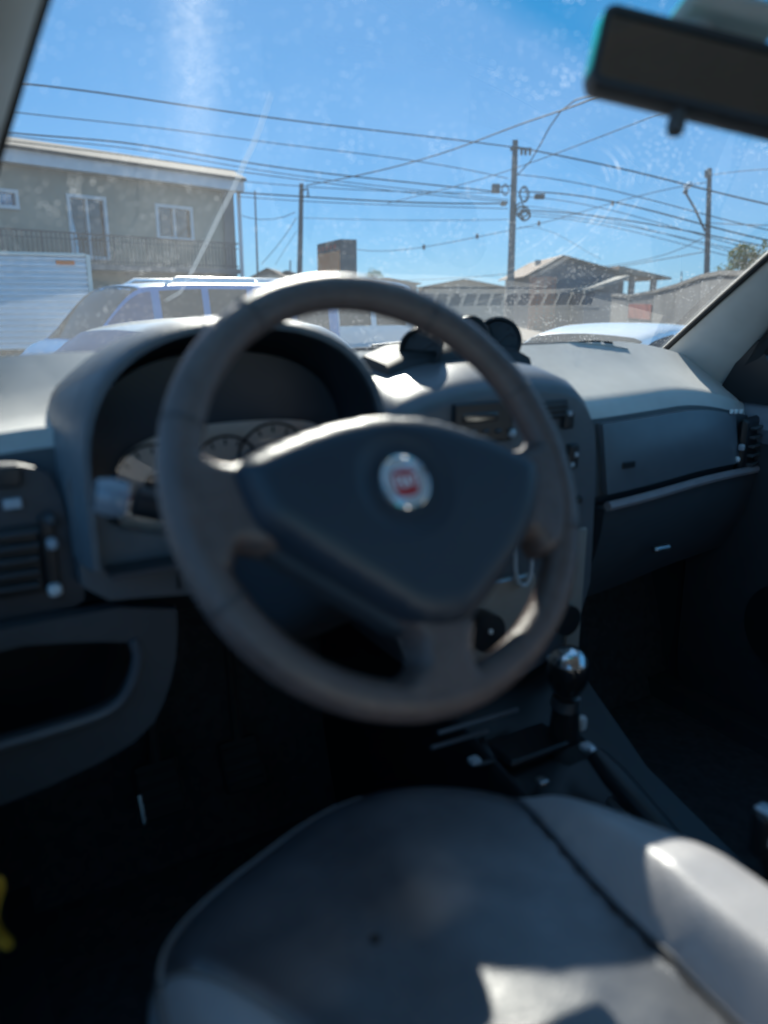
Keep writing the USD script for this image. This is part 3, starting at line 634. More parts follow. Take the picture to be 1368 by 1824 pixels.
# grey boundary wall rising to the right, with a red painted band
def boundary_wall():
    pts = [(1090, 528, 30), (1120, 530, 27), (1165, 522, 24), (1205, 512, 21), (1250, 496, 18), (1285, 490, 15.5), (1335, 492, 13), (1420, 490, 10)]
    c0 = Q(1165, 522, t=24); gz = GZ-.4
    w = thing('boundary_wall', 'long weathered grey boundary wall stepping up towards the right pillar', 'wall', (c0[0], c0[1], gz))
    for i in range(len(pts)-1):
        a, b = Q(*pts[i][:2], t=pts[i][2]), Q(*pts[i+1][:2], t=pts[i+1][2])
        e = b-a; e[2] = 0; L = np.linalg.norm(e); e /= L; n = np.array([e[1], -e[0], 0])
        if np.dot(n, CAM-a) < 0: n = -n
        o = np.array([a[0], a[1], 0]); Z = np.array([0, 0, 1.0])
        obj('wall_panel', extrude([(0, gz), (L-.02, gz), (L-.02, b[2]), (0, a[2])], .18, o-n*.18, e, Z, n), M['wall_grey'], w, smooth=False)
        obj('coping', extrude([(0, a[2]+.004), (L-.02, b[2]+.004), (L-.02, b[2]+.09), (0, a[2]+.09)], .26, o-n*.22, e, Z, n), M['concrete_pole'], w, smooth=False)
        if i == 1:
            zc = (a[2]+b[2])/2
            obj('painted_band', extrude([(.2, zc-.75), (L-.1, zc-.75), (L-.1, zc-.28), (.2, zc-.28)], .02, o+n*.004, e, Z, n), M['red_paint'], w, smooth=False)
            obj('painted_panel', extrude([(.1, zc-1.6), (1.3, zc-1.6), (1.3, zc-1.0), (.1, zc-1.0)], .02, o+n*.004, e, Z, n), M['blue_sign'], w, smooth=False)
boundary_wall()

# tree behind the wall
def tree(name, label, px, py, t, R, squash=.75, n=5200, seed=3, trunk=True):
    r = np.random.default_rng(seed); C = Q(px, py, t=t); gz = GZ-.4
    tr = thing(name, label, 'tree', (C[0], C[1], gz))
    limbs = [tube([(C[0], C[1], gz), (C[0]+.1, C[1], gz+(C[2]-gz)*.55), (C[0], C[1]+.1, C[2])], [R*.10, R*.075, R*.03], 9)]
    cl = []
    for k in range(26):
        d = r.normal(size=3); d[2] = abs(d[2])*.9-.15; d /= np.linalg.norm(d); q = C+d*R*np.array([1, 1, squash])*r.uniform(.55, .95)
        cl.append((q, R*r.uniform(.20, .38)))
        if k < 12: limbs.append(tube([(C[0], C[1], gz+(C[2]-gz)*.6), (C+q)/2+[0, 0, -.05*R], q], [R*.035, R*.02, R*.008], 6))
    obj('trunk', cat_(*limbs), M['bark'], tr)
    V, F = [], []
    for i in range(n):
        q, rad = cl[r.integers(len(cl))]; d = r.normal(size=3); d /= np.linalg.norm(d)
        p = q+d*rad*r.uniform(.35, 1)**.5; a = r.normal(size=3); a /= np.linalg.norm(a); b = np.cross(a, r.normal(size=3)); b /= np.linalg.norm(b)
        s = R*r.uniform(.030, .055); k = len(V); V += [p-a*s, p+b*s*.45, p+a*s, p-b*s*.45]; F += [(k, k+1, k+2), (k, k+2, k+3)]
    obj('crown', (np.array(V), np.array(F)), M['leaf'], tr, smooth=False)
tree('broadleaf_tree', 'bushy yellow-green tree rising above the grey wall at right', 1345, 500, 27.0, 1.55, .7, seed=4)
tree('broadleaf_tree', 'small distant tree just right of the orange sign box', 668, 494, 70, .9, .7, n=1500, seed=9)

# ---------------------------------------------------------------- poles
def pole(label, px0, py0, px1, py1, t, r=.13, square=False, group=None):
    a = Q(px0, py0, t=t); b = Q(px1, py1, t=t); gz = GZ-.4
    d = b-a; bot = a+d*((gz-a[2])/d[2])
    c = thing('utility_pole', label, 'pole', bot, group)
    if square:
        n = (bot-CAM); n[2] = 0; n /= np.linalg.norm(n); s = np.array([n[1], -n[0], 0])
        rg = [np.array([p+s*q*w+n*k*w*1.2 for q, k in ((-1, -1), (1, -1), (1, 1), (-1, 1))]) for p, w in ((bot, r*1.25), (a, r*.85))]
        obj('shaft', loft(rg), M['concrete_pole'], c, smooth=False)
    else:
        obj('shaft', tube([bot, (bot+a)/2, a], [r*1.2, r, r*.8], 12), M['concrete_pole'], c)
    return c, a, bot
TP = 33.0
P1, P1a, P1b = pole('tall concrete pole in the middle carrying cable coils and lamp boxes', 918, 250, 909, 515, TP, .135, True)
def spt(px, py, t=TP, dt=-.25): return Q(px, py, t=t+dt)
def ring_at(px, py, rx, ry, th, t=TP):
    c = spt(px, py, t); k = t/FPX; a = np.linspace(0, 2*math.pi, 33)[:-1]
    return tube([c+RT*rx*k*math.cos(q)+UP*ry*k*math.sin(q)+D*.05*math.sin(3*q) for q in a], th*k, 6, closed=True)
for (x, y, rx, ry, th) in ((934, 346, 8, 13, 1.3), (932, 347, 6.5, 11.5, .9), (900, 338, 6, 9, 1.0), (929, 378, 11, 9, 1.4), (934, 384, 10, 8, 1.6), (927, 372, 8, 10, 1.1), (936, 380, 8, 11, 1.2)):
    obj('cable_coil', ring_at(x, y, rx, ry, th), M['wire'], P1)
def face_box(px, py, wpx, hpx, t=TP, dep=.25, dt=-.35):
    k = t/FPX; c = Q(px, py, t=t+dt); return fr(rbox(wpx*k, hpx*k, dep, .03), c, RT, UP, D)
obj('lamp_box', face_box(883, 336, 14, 14), M['sign_side'], P1)
obj('lamp_arm', tube([spt(883, 333), spt(914, 331)], .03, 6), M['railing'], P1)
obj('splice_box', face_box(961, 350, 18, 7), M['sign_side'], P1)
obj('splice_box', face_box(897, 363, 10, 5), M['sign_side'], P1)
obj('cross_arm', tube([spt(910, 262), spt(946, 266)], .05, 6), M['railing'], P1)
for x in (911, 929, 936, 944): obj('insulator', tube([spt(x, 264, dt=-.3), spt(x, 276 if x > 920 else 268, dt=-.3)], [.07, .05], 8), M['insulator'], P1)
P2, P2a, P2b = pole('thick short pole left of the orange sign box', 537, 327, 533, 520, 40.0, .13, True)
obj('bracket', tube([Q(536, 340, t=39.8), Q(548, 336, t=39.8), Q(549, 350, t=39.8)], .05, 6), M['railing'], P2)
pole('thin metal pole beside the house corner', 454, 340, 460, 520, 44.0, .055)
P4, P4a, P4b = pole('pole with a street lamp arm near the right pillar', 1264, 300, 1258, 520, 38.0, .125, True)
obj('lamp_arm', tube([Q(1256, 412, t=37.7), Q(1238, 372, t=37.3), Q(1222, 345, t=37)], .05, 6), M['railing'], P4)
obj('lamp_head', fr(rbox(.42, .24, .28, .08), Q(1226, 331, t=37), RT*.8+UP*.6, UP*.8-RT*.6, D), M['fascia'], P4)
obj('lamp_lens', fr(rbox(.22, .18, .2, .06), Q(1221, 342, t=36.9), RT, UP, D), M['sign_side'], P4)
obj('insulator', tube([Q(1258, 304, t=37.7), Q(1258, 316, t=37.7)], .08, 8), M['insulator'], P4)
pole('far thin pole beyond the porch', 1214, 484, 1213, 530, 90.0, .08)
pole('far slim post between thin pole and thick pole', 517, 464, 517, 520, 90.0, .10)

# ---------------------------------------------------------------- wires
def wire(label, pts, t0, t1, wpx, group=None, sag=0):
    n = len(pts); ts = np.linspace(t0, t1, n); P = np.array(pts, float)
    # smooth curve through the points
    from scipy.interpolate import PchipInterpolator, CubicSpline
    s = np.concatenate([[0], np.cumsum(np.linalg.norm(np.diff(P, axis=0), axis=1))]); q = np.linspace(0, s[-1], max(6, int(s[-1]/28)))
    cs = CubicSpline(s, P) if n > 2 else None
    out, rad = [], []
    for a in q:
        xy = cs(a) if cs is not None else P[0]+(P[1]-P[0])*a/s[-1]
        if n == 2 and sag: k = a/s[-1]; xy = xy+np.array([0, 4*sag*k*(1-k)])
        t = 1/np.interp(a, s, 1/ts); out.append(Q(xy[0], xy[1], t=t)); rad.append(.82*wpx/2*.5*(t0+t1)/FPX)
    obj('overhead_wire', tube(out, float(np.mean(rad)), 5), M['wire'], label=label, cat='wire', group=group, smooth=True)
G = 'overhead wires crossing the sky'
wire('topmost dark cable running from the left pillar to the top of the tall pole', [(-40, 143), (50, 150), (265, 178), (470, 208), (700, 236), (912, 262)], 20, TP, 3.2, G)
wire('cable leaving the top of the tall pole down to the right', [(922, 262), (1010, 280), (1100, 299), (1215, 327), (1420, 374)], TP, 28, 3.2, G)
wire('second thin wire below the topmost cable at left', [(-40, 191), (20, 199), (265, 226), (480, 254), (720, 284), (905, 318)], 22, 34, 2.0, G)
wire('upper line of the wire bunch over the house roof', [(-40, 228), (0, 234), (210, 253), (430, 288), (700, 322), (905, 344)], 22, 34, 3.0, G)
wire('middle line of the wire bunch over the house roof', [(-40, 230), (0, 238), (210, 262), (430, 298), (700, 334), (905, 356)], 22.5, 34, 1.8, G)
wire('lowest line of the wire bunch touching the house eave', [(-40, 244), (0, 249), (210, 275), (430, 306), (700, 340), (905, 359)], 23, 34, 2.0, G)
wire('wire leaving the house corner towards the tall pole, uppermost', [(424, 322), (600, 336), (905, 343)], 33, TP, 1.6, G)
wire('thick wire from the house corner past the thick pole top', [(424, 343), (536, 350), (720, 360), (905, 362)], 33, TP, 3.0, G)
wire('thin wire just under the thick one at the house corner', [(424, 350), (536, 358), (720, 366), (905, 372)], 33, TP, 1.6, G)
wire('slack wire hanging between the thin pole and the thick pole', [(424, 382), (455, 390), (490, 390), (526, 378)], 44, 40, 1.6, G)
wire('thin level wire right of the thick pole', [(540, 388), (700, 392), (905, 391)], 40, TP, 1.2, G)
wire('stay wire slanting down left from the thick pole', [(528, 388), (500, 430), (466, 470)], 40, 44, 1.5, G)
wire('fainter stay wire slanting down left from the thick pole', [(528, 412), (510, 440), (490, 472)], 40, 44, 1.0, G)
wire('diagonal cable from the thick pole rising behind the mirror', [(546, 330), (640, 312), (820, 262), (940, 217), (1020, 190), (1090, 158)], 40, 18, 3.0, G)
wire('steep cable from the tall pole up to the mirror', [(921, 312), (960, 262), (1018, 182), (1050, 170), (1090, 160)], TP, 18, 3.0, G)
wire('thin wire rising right beside the mirror knob', [(690, 362), (760, 345), (880, 312), (1000, 270), (1172, 204), (1260, 170)], 36, 16, 1.8, G)
wire('long thin wire from the right pole falling to the left', [(1258, 325), (1215, 332), (1090, 362), (962, 398), (850, 422), (755, 440), (690, 447), (630, 444)], 38, 46, 1.5, G)
wire('thin wire from the right pole out of frame above', [(1264, 312), (1320, 305), (1420, 300)], 38, 30, 1.4, G)
for i, (y0, y1, y2, w, l) in enumerate(((311, 340, 408, 2.0, 'first'), (342, 352, 425, 3.0, 'second'), (350, 372, 447, 1.6, 'third'), (374, 386, 438, 2.6, 'fourth'), (378, 396, 455, 1.6, 'fifth'), (384, 400, 470, 1.4, 'sixth'), (366, 392, 462, 1.2, 'seventh'))):
    wire(f'{l} wire down from the top in the bundle right of the tall pole', [(922, y0), (1060, y0*.45+y1*.55+(y2-y1)*.08), (1200, y0*.2+y1*.2+y2*.6-8), (1420, y2+12)], TP, 27, w, G)
wire('level wire running right from the lamp pole', [(1264, 397), (1320, 400), (1420, 401)], 38, 30, 1.8, G)
wire('slack wire above the porch roof, nearer one', [(1045, 478), (1110, 470), (1180, 455), (1258, 420)], 46, 38, 1.5, G)
wire('slack wire above the porch roof, lower one', [(1100, 476), (1180, 462), (1258, 448)], 46, 38, 1.8, G)
wire('thin wire low over the far roofs left of the tall pole', [(630, 500), (760, 498), (905, 488)], 60, 34, 1.0, G)
wire('thin drop wire beside the tall pole base', [(925, 405), (975, 410), (1040, 445), (1070, 462)], TP, 44, .9, G)
for (x, y) in ((755, 440), (850, 421), (960, 398), (1091, 362)):
    obj('line_spacer', fr(rbox(.14, .26, .12, .04), Q(x, y, t=40.5), RT, UP, D), M['insulator'], label={755: 'dark clamp on the low wire, farthest left', 850: 'dark clamp on the low wire left of the tall pole', 960: 'dark clamp on the low wire just right of the tall pole', 1091: 'dark clamp on the wire midway to the lamp pole'}[x], cat='wire clamp', group='clamps on the low wire')

# ================================================================== THE CAR AROUND THE CAMERA
CAR = thing('car_cabin', 'cabin of the car around the viewer: pillars, roof, doors and floor', 'car', (0, 0, GZ))
def pl_edges(s):
    F = [(s*(WS_X+(.03 if s < 0 else 0)-WS_DX*v), 1.125-.72*v, -.11+.46*v+.018*math.sin(math.pi*v)) for v in np.linspace(-.02, 1, 9)]
    Bk = np.array([(.70, 1.02, -.20), (.69, .95, -.11), (.68, .90, -.05), (.655, .80, .045), (.63, .70, .12), (.60, .60, .19), (.575, .51, .25), (.55, .42, .31), (.535, .34, .365)])
    Bk[:, 0] = Bk[:, 0]*s-(.02 if s < 0 else 0); return np.array(F), Bk
for s in (-1, 1):
    F_, B_ = pl_edges(s); rings = []
    for a, b in zip(F_, B_):
        mid = (a+b)/2; inn = np.array([-s, -.35, -.25]); inn /= np.linalg.norm(inn); w = np.linalg.norm(b-a)
        rings.append(np.array([a, a+(b-a)*.08+inn*.012, a+(b-a)*.35+inn*.022, a+(b-a)*.7+inn*.022, a+(b-a)*.94+inn*.012, b, b-inn*.03, mid-inn*.05, a-inn*.03]))
    obj('windshield_pillar', loft(rings), M['pillar'], CAR, smooth=50)
    obj('windshield_seal', tube([p+np.array([-s*.004, -.006, -.008]) for p in F_], .006, 8), M['blackmatt'], CAR)
    obj('door_seal', tube([p+np.array([-s*.0, -.016, -.006]) for p in B_]+[np.array([s*.535, .2, .385]), np.array([s*.535, -1.5, .385])], .016, 8), M['blackmatt'], CAR)
# header, roof
obj('windshield_header', loft([np.array([(x, .47-.03*(x/.5)**2, .34), (x, .44, .325), (x, .36, .335), (x, .33, .36), (x, .45, .40)]) for x in np.linspace(-.53, .53, 9)]), M['roof'], CAR)
obj('roof', grid(lambda u, v: (u*.55, .36-v*1.95, .365+.03*(1-u*u)+.03*math.sin(v*3)), np.linspace(-1, 1, 9), np.linspace(0, 1, 8)), M['roof'], CAR, smooth=True)
obj('roof_skin', grid(lambda u, v: (u*.60, .44-v*2.05, .42+.04*(1-u*u)+.03*math.sin(v*3)-.04*abs(u)**6), np.linspace(-1, 1, 11), np.linspace(0, 1, 8)), M['own_paint'], CAR, smooth=True)
for s in (-1, 1):
    obj('rear_pillar', loft([np.array([(s*.70, -.42, -.2), (s*.66, -.42, -.2), (s*.66, -.51, -.2), (s*.70, -.51, -.2)]), np.array([(s*.57, -.42, .39), (s*.53, -.42, .39), (s*.53, -.51, .39), (s*.57, -.51, .39)])]), M['pillar'], CAR, smooth=False)
    obj('rear_side_panel', box((min(s*.66, s*.78), -1.56, -.85), (max(s*.66, s*.78), -.45, -.19)), M['door'], CAR, smooth=False)
    obj('sill', box((min(s*.64, s*.76), -1.5, -.95), (max(s*.64, s*.76), 1.2, -.82)), M['door'], CAR, smooth=False)
obj('rear_bulkhead', extrude(Polygon([(-.70, -.9), (.70, -.9), (.70, -.19), (.535, .38), (-.535, .38), (-.70, -.19)], [[(-.56, -.10), (.56, -.10), (.46, .31), (-.46, .31)]]), .03, (0, -1.56, 0), (1, 0, 0), (0, 0, 1), (0, -1, 0)), M['rear_trim'], CAR, smooth=False)  # unseen rear end, set far back with a wide window for fill light
obj('rear_window', extrude([(-.555, -.098), (.555, -.098), (.455, .308), (-.455, .308)], .004, (0, -1.572, 0), (1, 0, 0), (0, 0, 1), (0, -1, 0)), M['side_glass'], CAR, smooth=False)
obj('floor', cat_(grid(lambda u, v: (u, v, -.86), np.linspace(-.72, .72, 3), np.linspace(-1.56, 1.05, 3)), grid(lambda u, v: (u, 1.05+v*.22, -.86+v*.62), np.linspace(-.72, .72, 3), [0, .5, 1])), M['carpet'], CAR, smooth=False)
obj('footwell_end', box((-.72, 1.27, -.9), (.72, 1.30, -.10)), M['carpet'], CAR, smooth=False)
for s in (-1, 1): obj('kick_panel', box((min(s*.71, s*.76), .62, -.86), (max(s*.71, s*.76), 1.27, -.30)), M['door'], CAR, smooth=False)
def door(s, name):
    lo = -.85
    ex = 0 if s > 0 else -.06
    prof = lambda y: np.array([(s*.695, y, lo), (s*.675, y, lo+.10), (s*.668, y, -.45), (s*.66, y, -.32), (s*.672, y, -.24), (s*.70, y, -.195), (s*.735, y, -.19), (s*.77, y, -.24), (s*.80, y, -.45), (s*.79, y, lo)])+[ex, 0, 0]
    y0, y1 = -.44, 1.02
    d = obj(name, loft([prof(y) for y in np.linspace(y0, y1, 8)]), M['door'], CAR, smooth=40)
    obj('top_rail', loft([np.array([(s*.668, y, -.262), (s*.66, y, -.235), (s*.685, y, -.192), (s*.72, y, -.184), (s*.72, y, -.20)])+[ex, 0, 0] for y in np.linspace(y0, y1-.02, 8)]), M['door_top'], d, smooth=40)
    if s > 0:
        obj('armrest', rbox(.07, .42, .07, .025, (s*.65, .30, -.44)), M['door'], d)
        obj('pocket', fr(rbox(.04, .52, .16, .018), (s*.66, .48, -.70)), M['door'], d)
        obj('pull_handle', tube([(s*.655, .52, -.36), (s*.62, .50, -.34), (s*.62, .36, -.34), (s*.655, .34, -.36)], .012, 8), M['dash_dark'], d)
        obj('speaker_grille', fr(trimesh.creation.cylinder(.085, .012, sections=32), (s*.668, .78, -.60), (0, 1, 0), (0, 0, 1), (1, 0, 0)), M['black'], d)
        sail = extrude([(1.00, -.19), (.84, -.19), (.93, -.06)], .02, (.675, 0, 0), (0, 1, 0), (0, 0, 1), (1, 0, 0)); obj('sail_panel', sail, M['black'], d, smooth=False)
        obj('side_window', grid(lambda u, v: (.715-.16*max(v, 0)**1.1, (.99-u*1.38)*(1-v)+(.44-u*.84)*v, -.19+.55*v), np.linspace(0, 1, 8), np.linspace(0, 1, 6)), M['side_glass'], d, smooth=True)
    return d
door(1, 'passenger_door'); door(-1, 'driver_door')
BS = thing('rear_bench', 'dark rear bench seat behind the front seats', 'seat', (0, -1.1, -.85))
obj('cushion', rbox(1.24, .50, .18, .06, (0, -1.05, -.55)), M['seat_dark'], BS); obj('backrest', rot(rbox(1.24, .16, .58, .06), rx=.25, o=(0, -1.38, -.20)), M['seat_dark'], BS)
# wing mirror on the passenger side
wm = thing('wing_mirror', 'black door mirror outside the passenger window', 'mirror', (.86, .93, -.12))
obj('housing', rbox(.20, .12, .15, .045, (.875, .93, -.10)), M['gloss_black'], wm)
obj('mirror_glass', fr(rbox(.16, .11, .004, .002), (.875, .866, -.10), (1, 0, 0), (0, 0, 1), (0, -1, 0)), M['mirror_glass'], wm)
obj('arm', tube([(.71, .96, -.16), (.80, .94, -.15)], .02, 8), M['gloss_black'], wm)

# bonnet and cowl in front of the glass
bn = thing('car_bonnet', "pale bonnet of the viewer's own car beyond the windshield", 'bonnet', (0, 1.3, -.2))
obj('panel', grid(lambda u, v: (u*(.70-.06*v), 1.27+v*.85, -.145-.10*v**1.6-.05*abs(u)**4+.012*math.cos(u*6)*(1-v)), np.linspace(-1, 1, 21), np.linspace(0, 1, 12)), M['own_paint'], bn, smooth=True)
obj('cowl', grid(lambda u, v: (u*.68, 1.14-.03*u*u+v*.14, -.125-.02*math.sin(v*math.pi)), np.linspace(-1, 1, 11), np.linspace(0, 1, 5)), M['blackmatt'], bn, smooth=True)
for k, (x0, x1) in enumerate(((-.52, .02), (.0, .46))):
    w_ = thing('wiper', ('driver side' if k == 0 else 'passenger side')+' black windshield wiper resting at the foot of the glass', 'wiper', (x0, 1.2, -.11), 'windshield wipers')
    p = [WS(x0/.66, .005, -.03), WS((x0+x1)/2/.66, .035, -.032), WS(x1/.66, .05, -.022)]
    obj('arm', tube(p[:2], .007, 6), M['black'], w_); obj('blade', tube([WS(x/.66, .022+.02*(x-x0), -.012) for x in np.linspace(x0-.02, x1, 9)], .006, 6), M['blackmatt'], w_)

# windshield
ws = thing('windshield', 'dusty cracked windshield with a blue tint band along its top', 'windshield', (0, 1.17, -.11))
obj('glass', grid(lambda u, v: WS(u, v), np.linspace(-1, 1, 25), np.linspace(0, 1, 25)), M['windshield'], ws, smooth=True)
crk = [(484, 165), (470, 210), (452, 255), (436, 290), (424, 318), (408, 352), (388, 392), (368, 432), (346, 478), (322, 520), (296, 536)]
cr = [on_ws(x+rng.uniform(-1.2, 1.2), y, .003) for (x, y) in crk]
obj('crack', tube(cr, [.0003, .0005, .0008, .0009, .0010, .0010, .0010, .0009, .0008, .0007, .0004], 5), M['crack'], ws)

# ------------------------------------------------------------------ dashboard
DB = thing('dashboard', 'grey moulded dashboard with instrument hood, vents and glovebox', 'dashboard', (0, .9, -.3))
def dash_profile(x):
    sh = .085*np.clip((x-.16)/.46, 0, 1.3)**1.3 if x > .16 else .03*np.clip((-.50-x)/.2, 0, 1)
    zl = .0 if x > 0 else .028*np.clip(-x/.3, 0, 1)
    up = [(1.175, -.116), (1.155, -.104), (1.10, -.092), (1.03, -.079), (1.005, -.074), (.95, -.102), (.90, -.126+zl*.2), (.862, -.141+zl*.6), (.840, -.153+zl), (.828, -.172+zl)]
    lo = [(.822, -.20), (.812, -.24), (.806, -.285), (.815, -.30), (.86, -.34), (.96, -.40), (1.18, -.46), (1.20, -.30)]
    lz = .016*np.clip((-.22-x)/.2, 0, 1)
    sag = -.045*np.clip((x-.40)/.28, 0, 1)**1.6 - .02*np.clip((-.52-x)/.18, 0, 1)**2
    return np.array([(x, y+sh*np.clip((1.16-y)/.33, 0, 1), z+sag*(1 if i < 10 else .35)+lz*(np.clip((y-.87)/.18, -.4, 1.15) if 1 < i < 8 else 0)) for i, (y, z) in enumerate(up+lo)])
dash = solid(loft([dash_profile(x) for x in np.linspace(-.705, .705, 48)]))
AX, AZ = -.392, -.168
def arch(y, hw, h, base, dx=0.0, n=28, e=2.5):
    a = np.linspace(0, math.pi, n); ca, sa = np.cos(a), np.sin(a)
    P = [(AX+dx+hw*np.sign(c)*abs(c)**(2/e), y, AZ+h*s**(2/e)) for c, s in zip(ca, sa)]
    return np.array(P+[(AX+dx-hw, y, base), (AX+dx+hw, y, base)])
hood = solid(loft([arch(.735, .162, .146, -.28), arch(.742, .165, .150, -.28), arch(.78, .171, .151, -.29), arch(.86, .180, .141, -.29, .006), arch(.95, .187, .119, -.29, .013), arch(1.05, .190, .090, -.29, .02), arch(1.12, .190, .07, -.29, .024)]))
tunnel = solid(loft([arch(.60, .156, .140, -.33), arch(.74, .156, .140, -.30), arch(.80, .149, .128, -.262), arch(.868, .152, .106, -.262)]))
hood_top = hood - tunnel
hood_top = hood_top.trim_by_plane([0, 0, 1], -.2499)
dtop = cat_(dash - tunnel - solid(loft([arch(.70, .158, .15, -.29), arch(1.12, .185, .06, -.29, .018)])).trim_by_plane([0, 0, 1], -.2498))
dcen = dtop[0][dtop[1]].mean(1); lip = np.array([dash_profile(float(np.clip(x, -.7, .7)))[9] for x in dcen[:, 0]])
low = (dcen[:, 2] < lip[:, 2]+.002) & (dcen[:, 1] < 1.15)  # sunlit faces above the lip go pale, shaded ones below go dark
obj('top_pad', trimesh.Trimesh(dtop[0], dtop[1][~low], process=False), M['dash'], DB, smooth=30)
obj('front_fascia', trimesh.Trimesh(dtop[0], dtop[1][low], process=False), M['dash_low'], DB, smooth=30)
obj('instrument_hood', hood_top, M['hood'], DB, smooth=35)
# dark liner inside the hood
ln = []
for y, hw, h in ((.742, .1545, .1385), (.80, .1475, .1265), (.830, .1480, .1140)):
    ln.append(arch(y, hw, h, -.258)[:28])
g = loft(ln, closed=False, caps=False); obj('hood_lining', cat_(g, (g[0], g[1][:, ::-1])), M['dash_dark'], DB, smooth=True)
obj('hood_floor', box((AX-.147, .735, -.262), (AX+.147, .868, -.257)), M['dash_dark'], DB, smooth=False)
# instrument cluster
CL = thing('instrument_cluster', 'cream-faced instrument cluster deep inside the dark hood', 'gauge cluster', (AX, .865, -.18))
obj('panel', extrude(Polygon(arch(.0, .146, .112, -.256)[:, [0, 2]]).buffer(0), .012, (0, .833, 0), (1, 0, 0), (0, 0, 1), (0, -1, 0)), M['dash_dark'], CL, smooth=False)
fp = Polygon(chaikin([(-.505, -.25), (-.52, -.20), (-.505, -.155), (-.45, -.134), (-.38, -.131), (-.30, -.134), (-.26, -.150), (-.243, -.20), (-.255, -.25)], 2))
obj('dial_face', extrude(fp, .003, (0, .8195, 0), (1, 0, 0), (0, 0, 1), (0, -1, 0)), M['dial'], CL, smooth=False)
for (x, z, r) in ((-.472, -.19, .042), (-.392, -.186, .040), (-.335, -.180, .044), (-.275, -.185, .030)):
    a = np.linspace(math.radians(-40), math.radians(220), 30)
    dl = obj('dial_ring', tube([(x+r*math.cos(q), .8152, z+r*math.sin(q)) for q in a], .0016, 6), M['dial_mark'], CL)
    for q in np.linspace(math.radians(-40), math.radians(220), 11):
        obj('tick', tube([(x+r*.92*math.cos(q), .8150, z+r*.92*math.sin(q)), (x+r*.76*math.cos(q), .8150, z+r*.76*math.sin(q))], .0011, 4), M['dial_mark'], dl)
    obj('needle', tube([(x, .813, z), (x+r*.8*math.cos(math.radians(205)), .813, z+r*.8*math.sin(math.radians(205)))], [.002, .0008], 5), M['needle'], dl)
    obj('hub', fr(trimesh.creation.cylinder(r*.26, .008, sections=20), (x, .812, z), (1, 0, 0), (0, 0, 1), (0, -1, 0)), M['black'], dl)
g = fr(trimesh.creation.extrude_polygon(fp.buffer(.004), .001, engine='earcut'), (0, .803, 0), (1, 0, 0), (0, 0, 1), (0, -1, 0))
obj('lens', g, M['clear_glass'], CL, smooth=False)

# defroster vent along the glass (its row of slots shows again in the windshield)
def vent_pt(x, dy, dz=0.0):                                          # on the slope behind the crest of the dash
    y = 1.048-.13*(x+.02)**2+dy; pr = dash_profile(x)[1:7][::-1]; return np.array([x, y, float(np.interp(y, pr[:, 1], pr[:, 2]))+dz])
dv = obj('defroster_vent', loft([np.array([vent_pt(x, -.020, -.003), vent_pt(x, .022, -.003), vent_pt(x, .022, .0022), vent_pt(x, -.020, .0022)]) for x in np.linspace(.045, .425, 24)]), M['dash'], DB, smooth=30)
for k in range(13):
    x = .058+.36*k/13; xs = (x-.0095, x+.0095)
    obj('slot', loft([np.array([vent_pt(q, -.010, 0), vent_pt(q, .010, 0), vent_pt(q, .010, .0034), vent_pt(q, -.010, .0034)]) for q in xs]), M['black'], dv, smooth=False)

# left vent panel on the driver side
vp = obj('driver_vent', extrude(Polygon(chaikin([(-.70, -.31), (-.70, -.150), (-.585, -.150), (-.566, -.19), (-.556, -.285), (-.558, -.31)], 2)), .014, (0, .812, 0), (1, 0, 0), (0, 0, 1), (0, -1, 0)), M['dash_dark'], DB, smooth=30)
def px_box(px, py, wpx, hpx, y, dep, r=.003):                    # small rounded control on a face at depth y
    c = Q(px, py, y=y); k = np.dot(c-CAM, D)/FPX
    return rbox(wpx*k, dep, hpx*k, r, c)
obj('switch', px_box(14, 848, 44, 40, .796, .012), M['black'], vp)
obj('switch_mark', px_box(22, 897, 30, 18, .795, .006, .001), M['grey_print'], vp)
obj('vent_recess', px_box(30, 1000, 80, 130, .795, .006), M['black'], vp)
for k in range(5): obj('louvre', px_box(30, 950+k*24, 74, 6, .786, .010, .001), M['dash_low'], vp)
obj('slider_track', px_box(88, 985, 26, 140, .795, .006), M['black'], vp)
for py, mm, w in ((925, 'dash_low', 20), (968, 'grey_print', 20), (1050, 'white_print', 24)): obj('slider', px_box(90+(py-925)*.06, py, w, 22, .789, .014, .004), M[mm], vp)

# lower left panel with an open pocket
pp = Polygon(chaikin([(-.705, -.305), (-.47, -.305), (-.472, -.36), (-.485, -.41), (-.51, -.455), (-.58, -.480), (-.72, -.50)], 1))
kx = [Q(px, py, y=.77) for px, py in ((-90, 1158), (236, 1138), (246, 1165), (236, 1215), (205, 1262), (120, 1292), (-90, 1352))]
hole = Polygon(chaikin([(p[0], p[2]) for p in kx], 2))
pk = obj('lower_panel', extrude(pp.difference(hole), .02, (0, .79, 0), (1, 0, 0), (0, 0, 1), (0, -1, 0)), M['dash_low'], DB, smooth=30)
obj('pocket_back', box((-.74, .90, -.49), (-.51, .92, -.31)), M['black'], pk, smooth=False)
obj('pocket_rim', tube([(x, .768, z) for x, z in chaikin([(p[0], p[2]) for p in kx[1:]], 2, False)], .0055, 8), M['stack'], pk)

# fascia below the instrument hood, left of the steering column
cpan = Polygon(chaikin([(p[0], p[2]) for p in [Q(x_, y_, y=.772) for x_, y_ in ((112, 830), (165, 835), (176, 905), (200, 945), (300, 958), (470, 962), (470, 1050), (318, 1058), (150, 1072), (136, 960))]], 1))
obj('column_fascia', extrude(cpan, .03, (0, .800, 0), (1, 0, 0), (0, 0, 1), (0, -1, 0)), M['hood'], DB, smooth=30)
obj('shut_line', tube([Q(318, 962, y=.768), Q(318, 1050, y=.768)], .0015, 5), M['black'], DB)
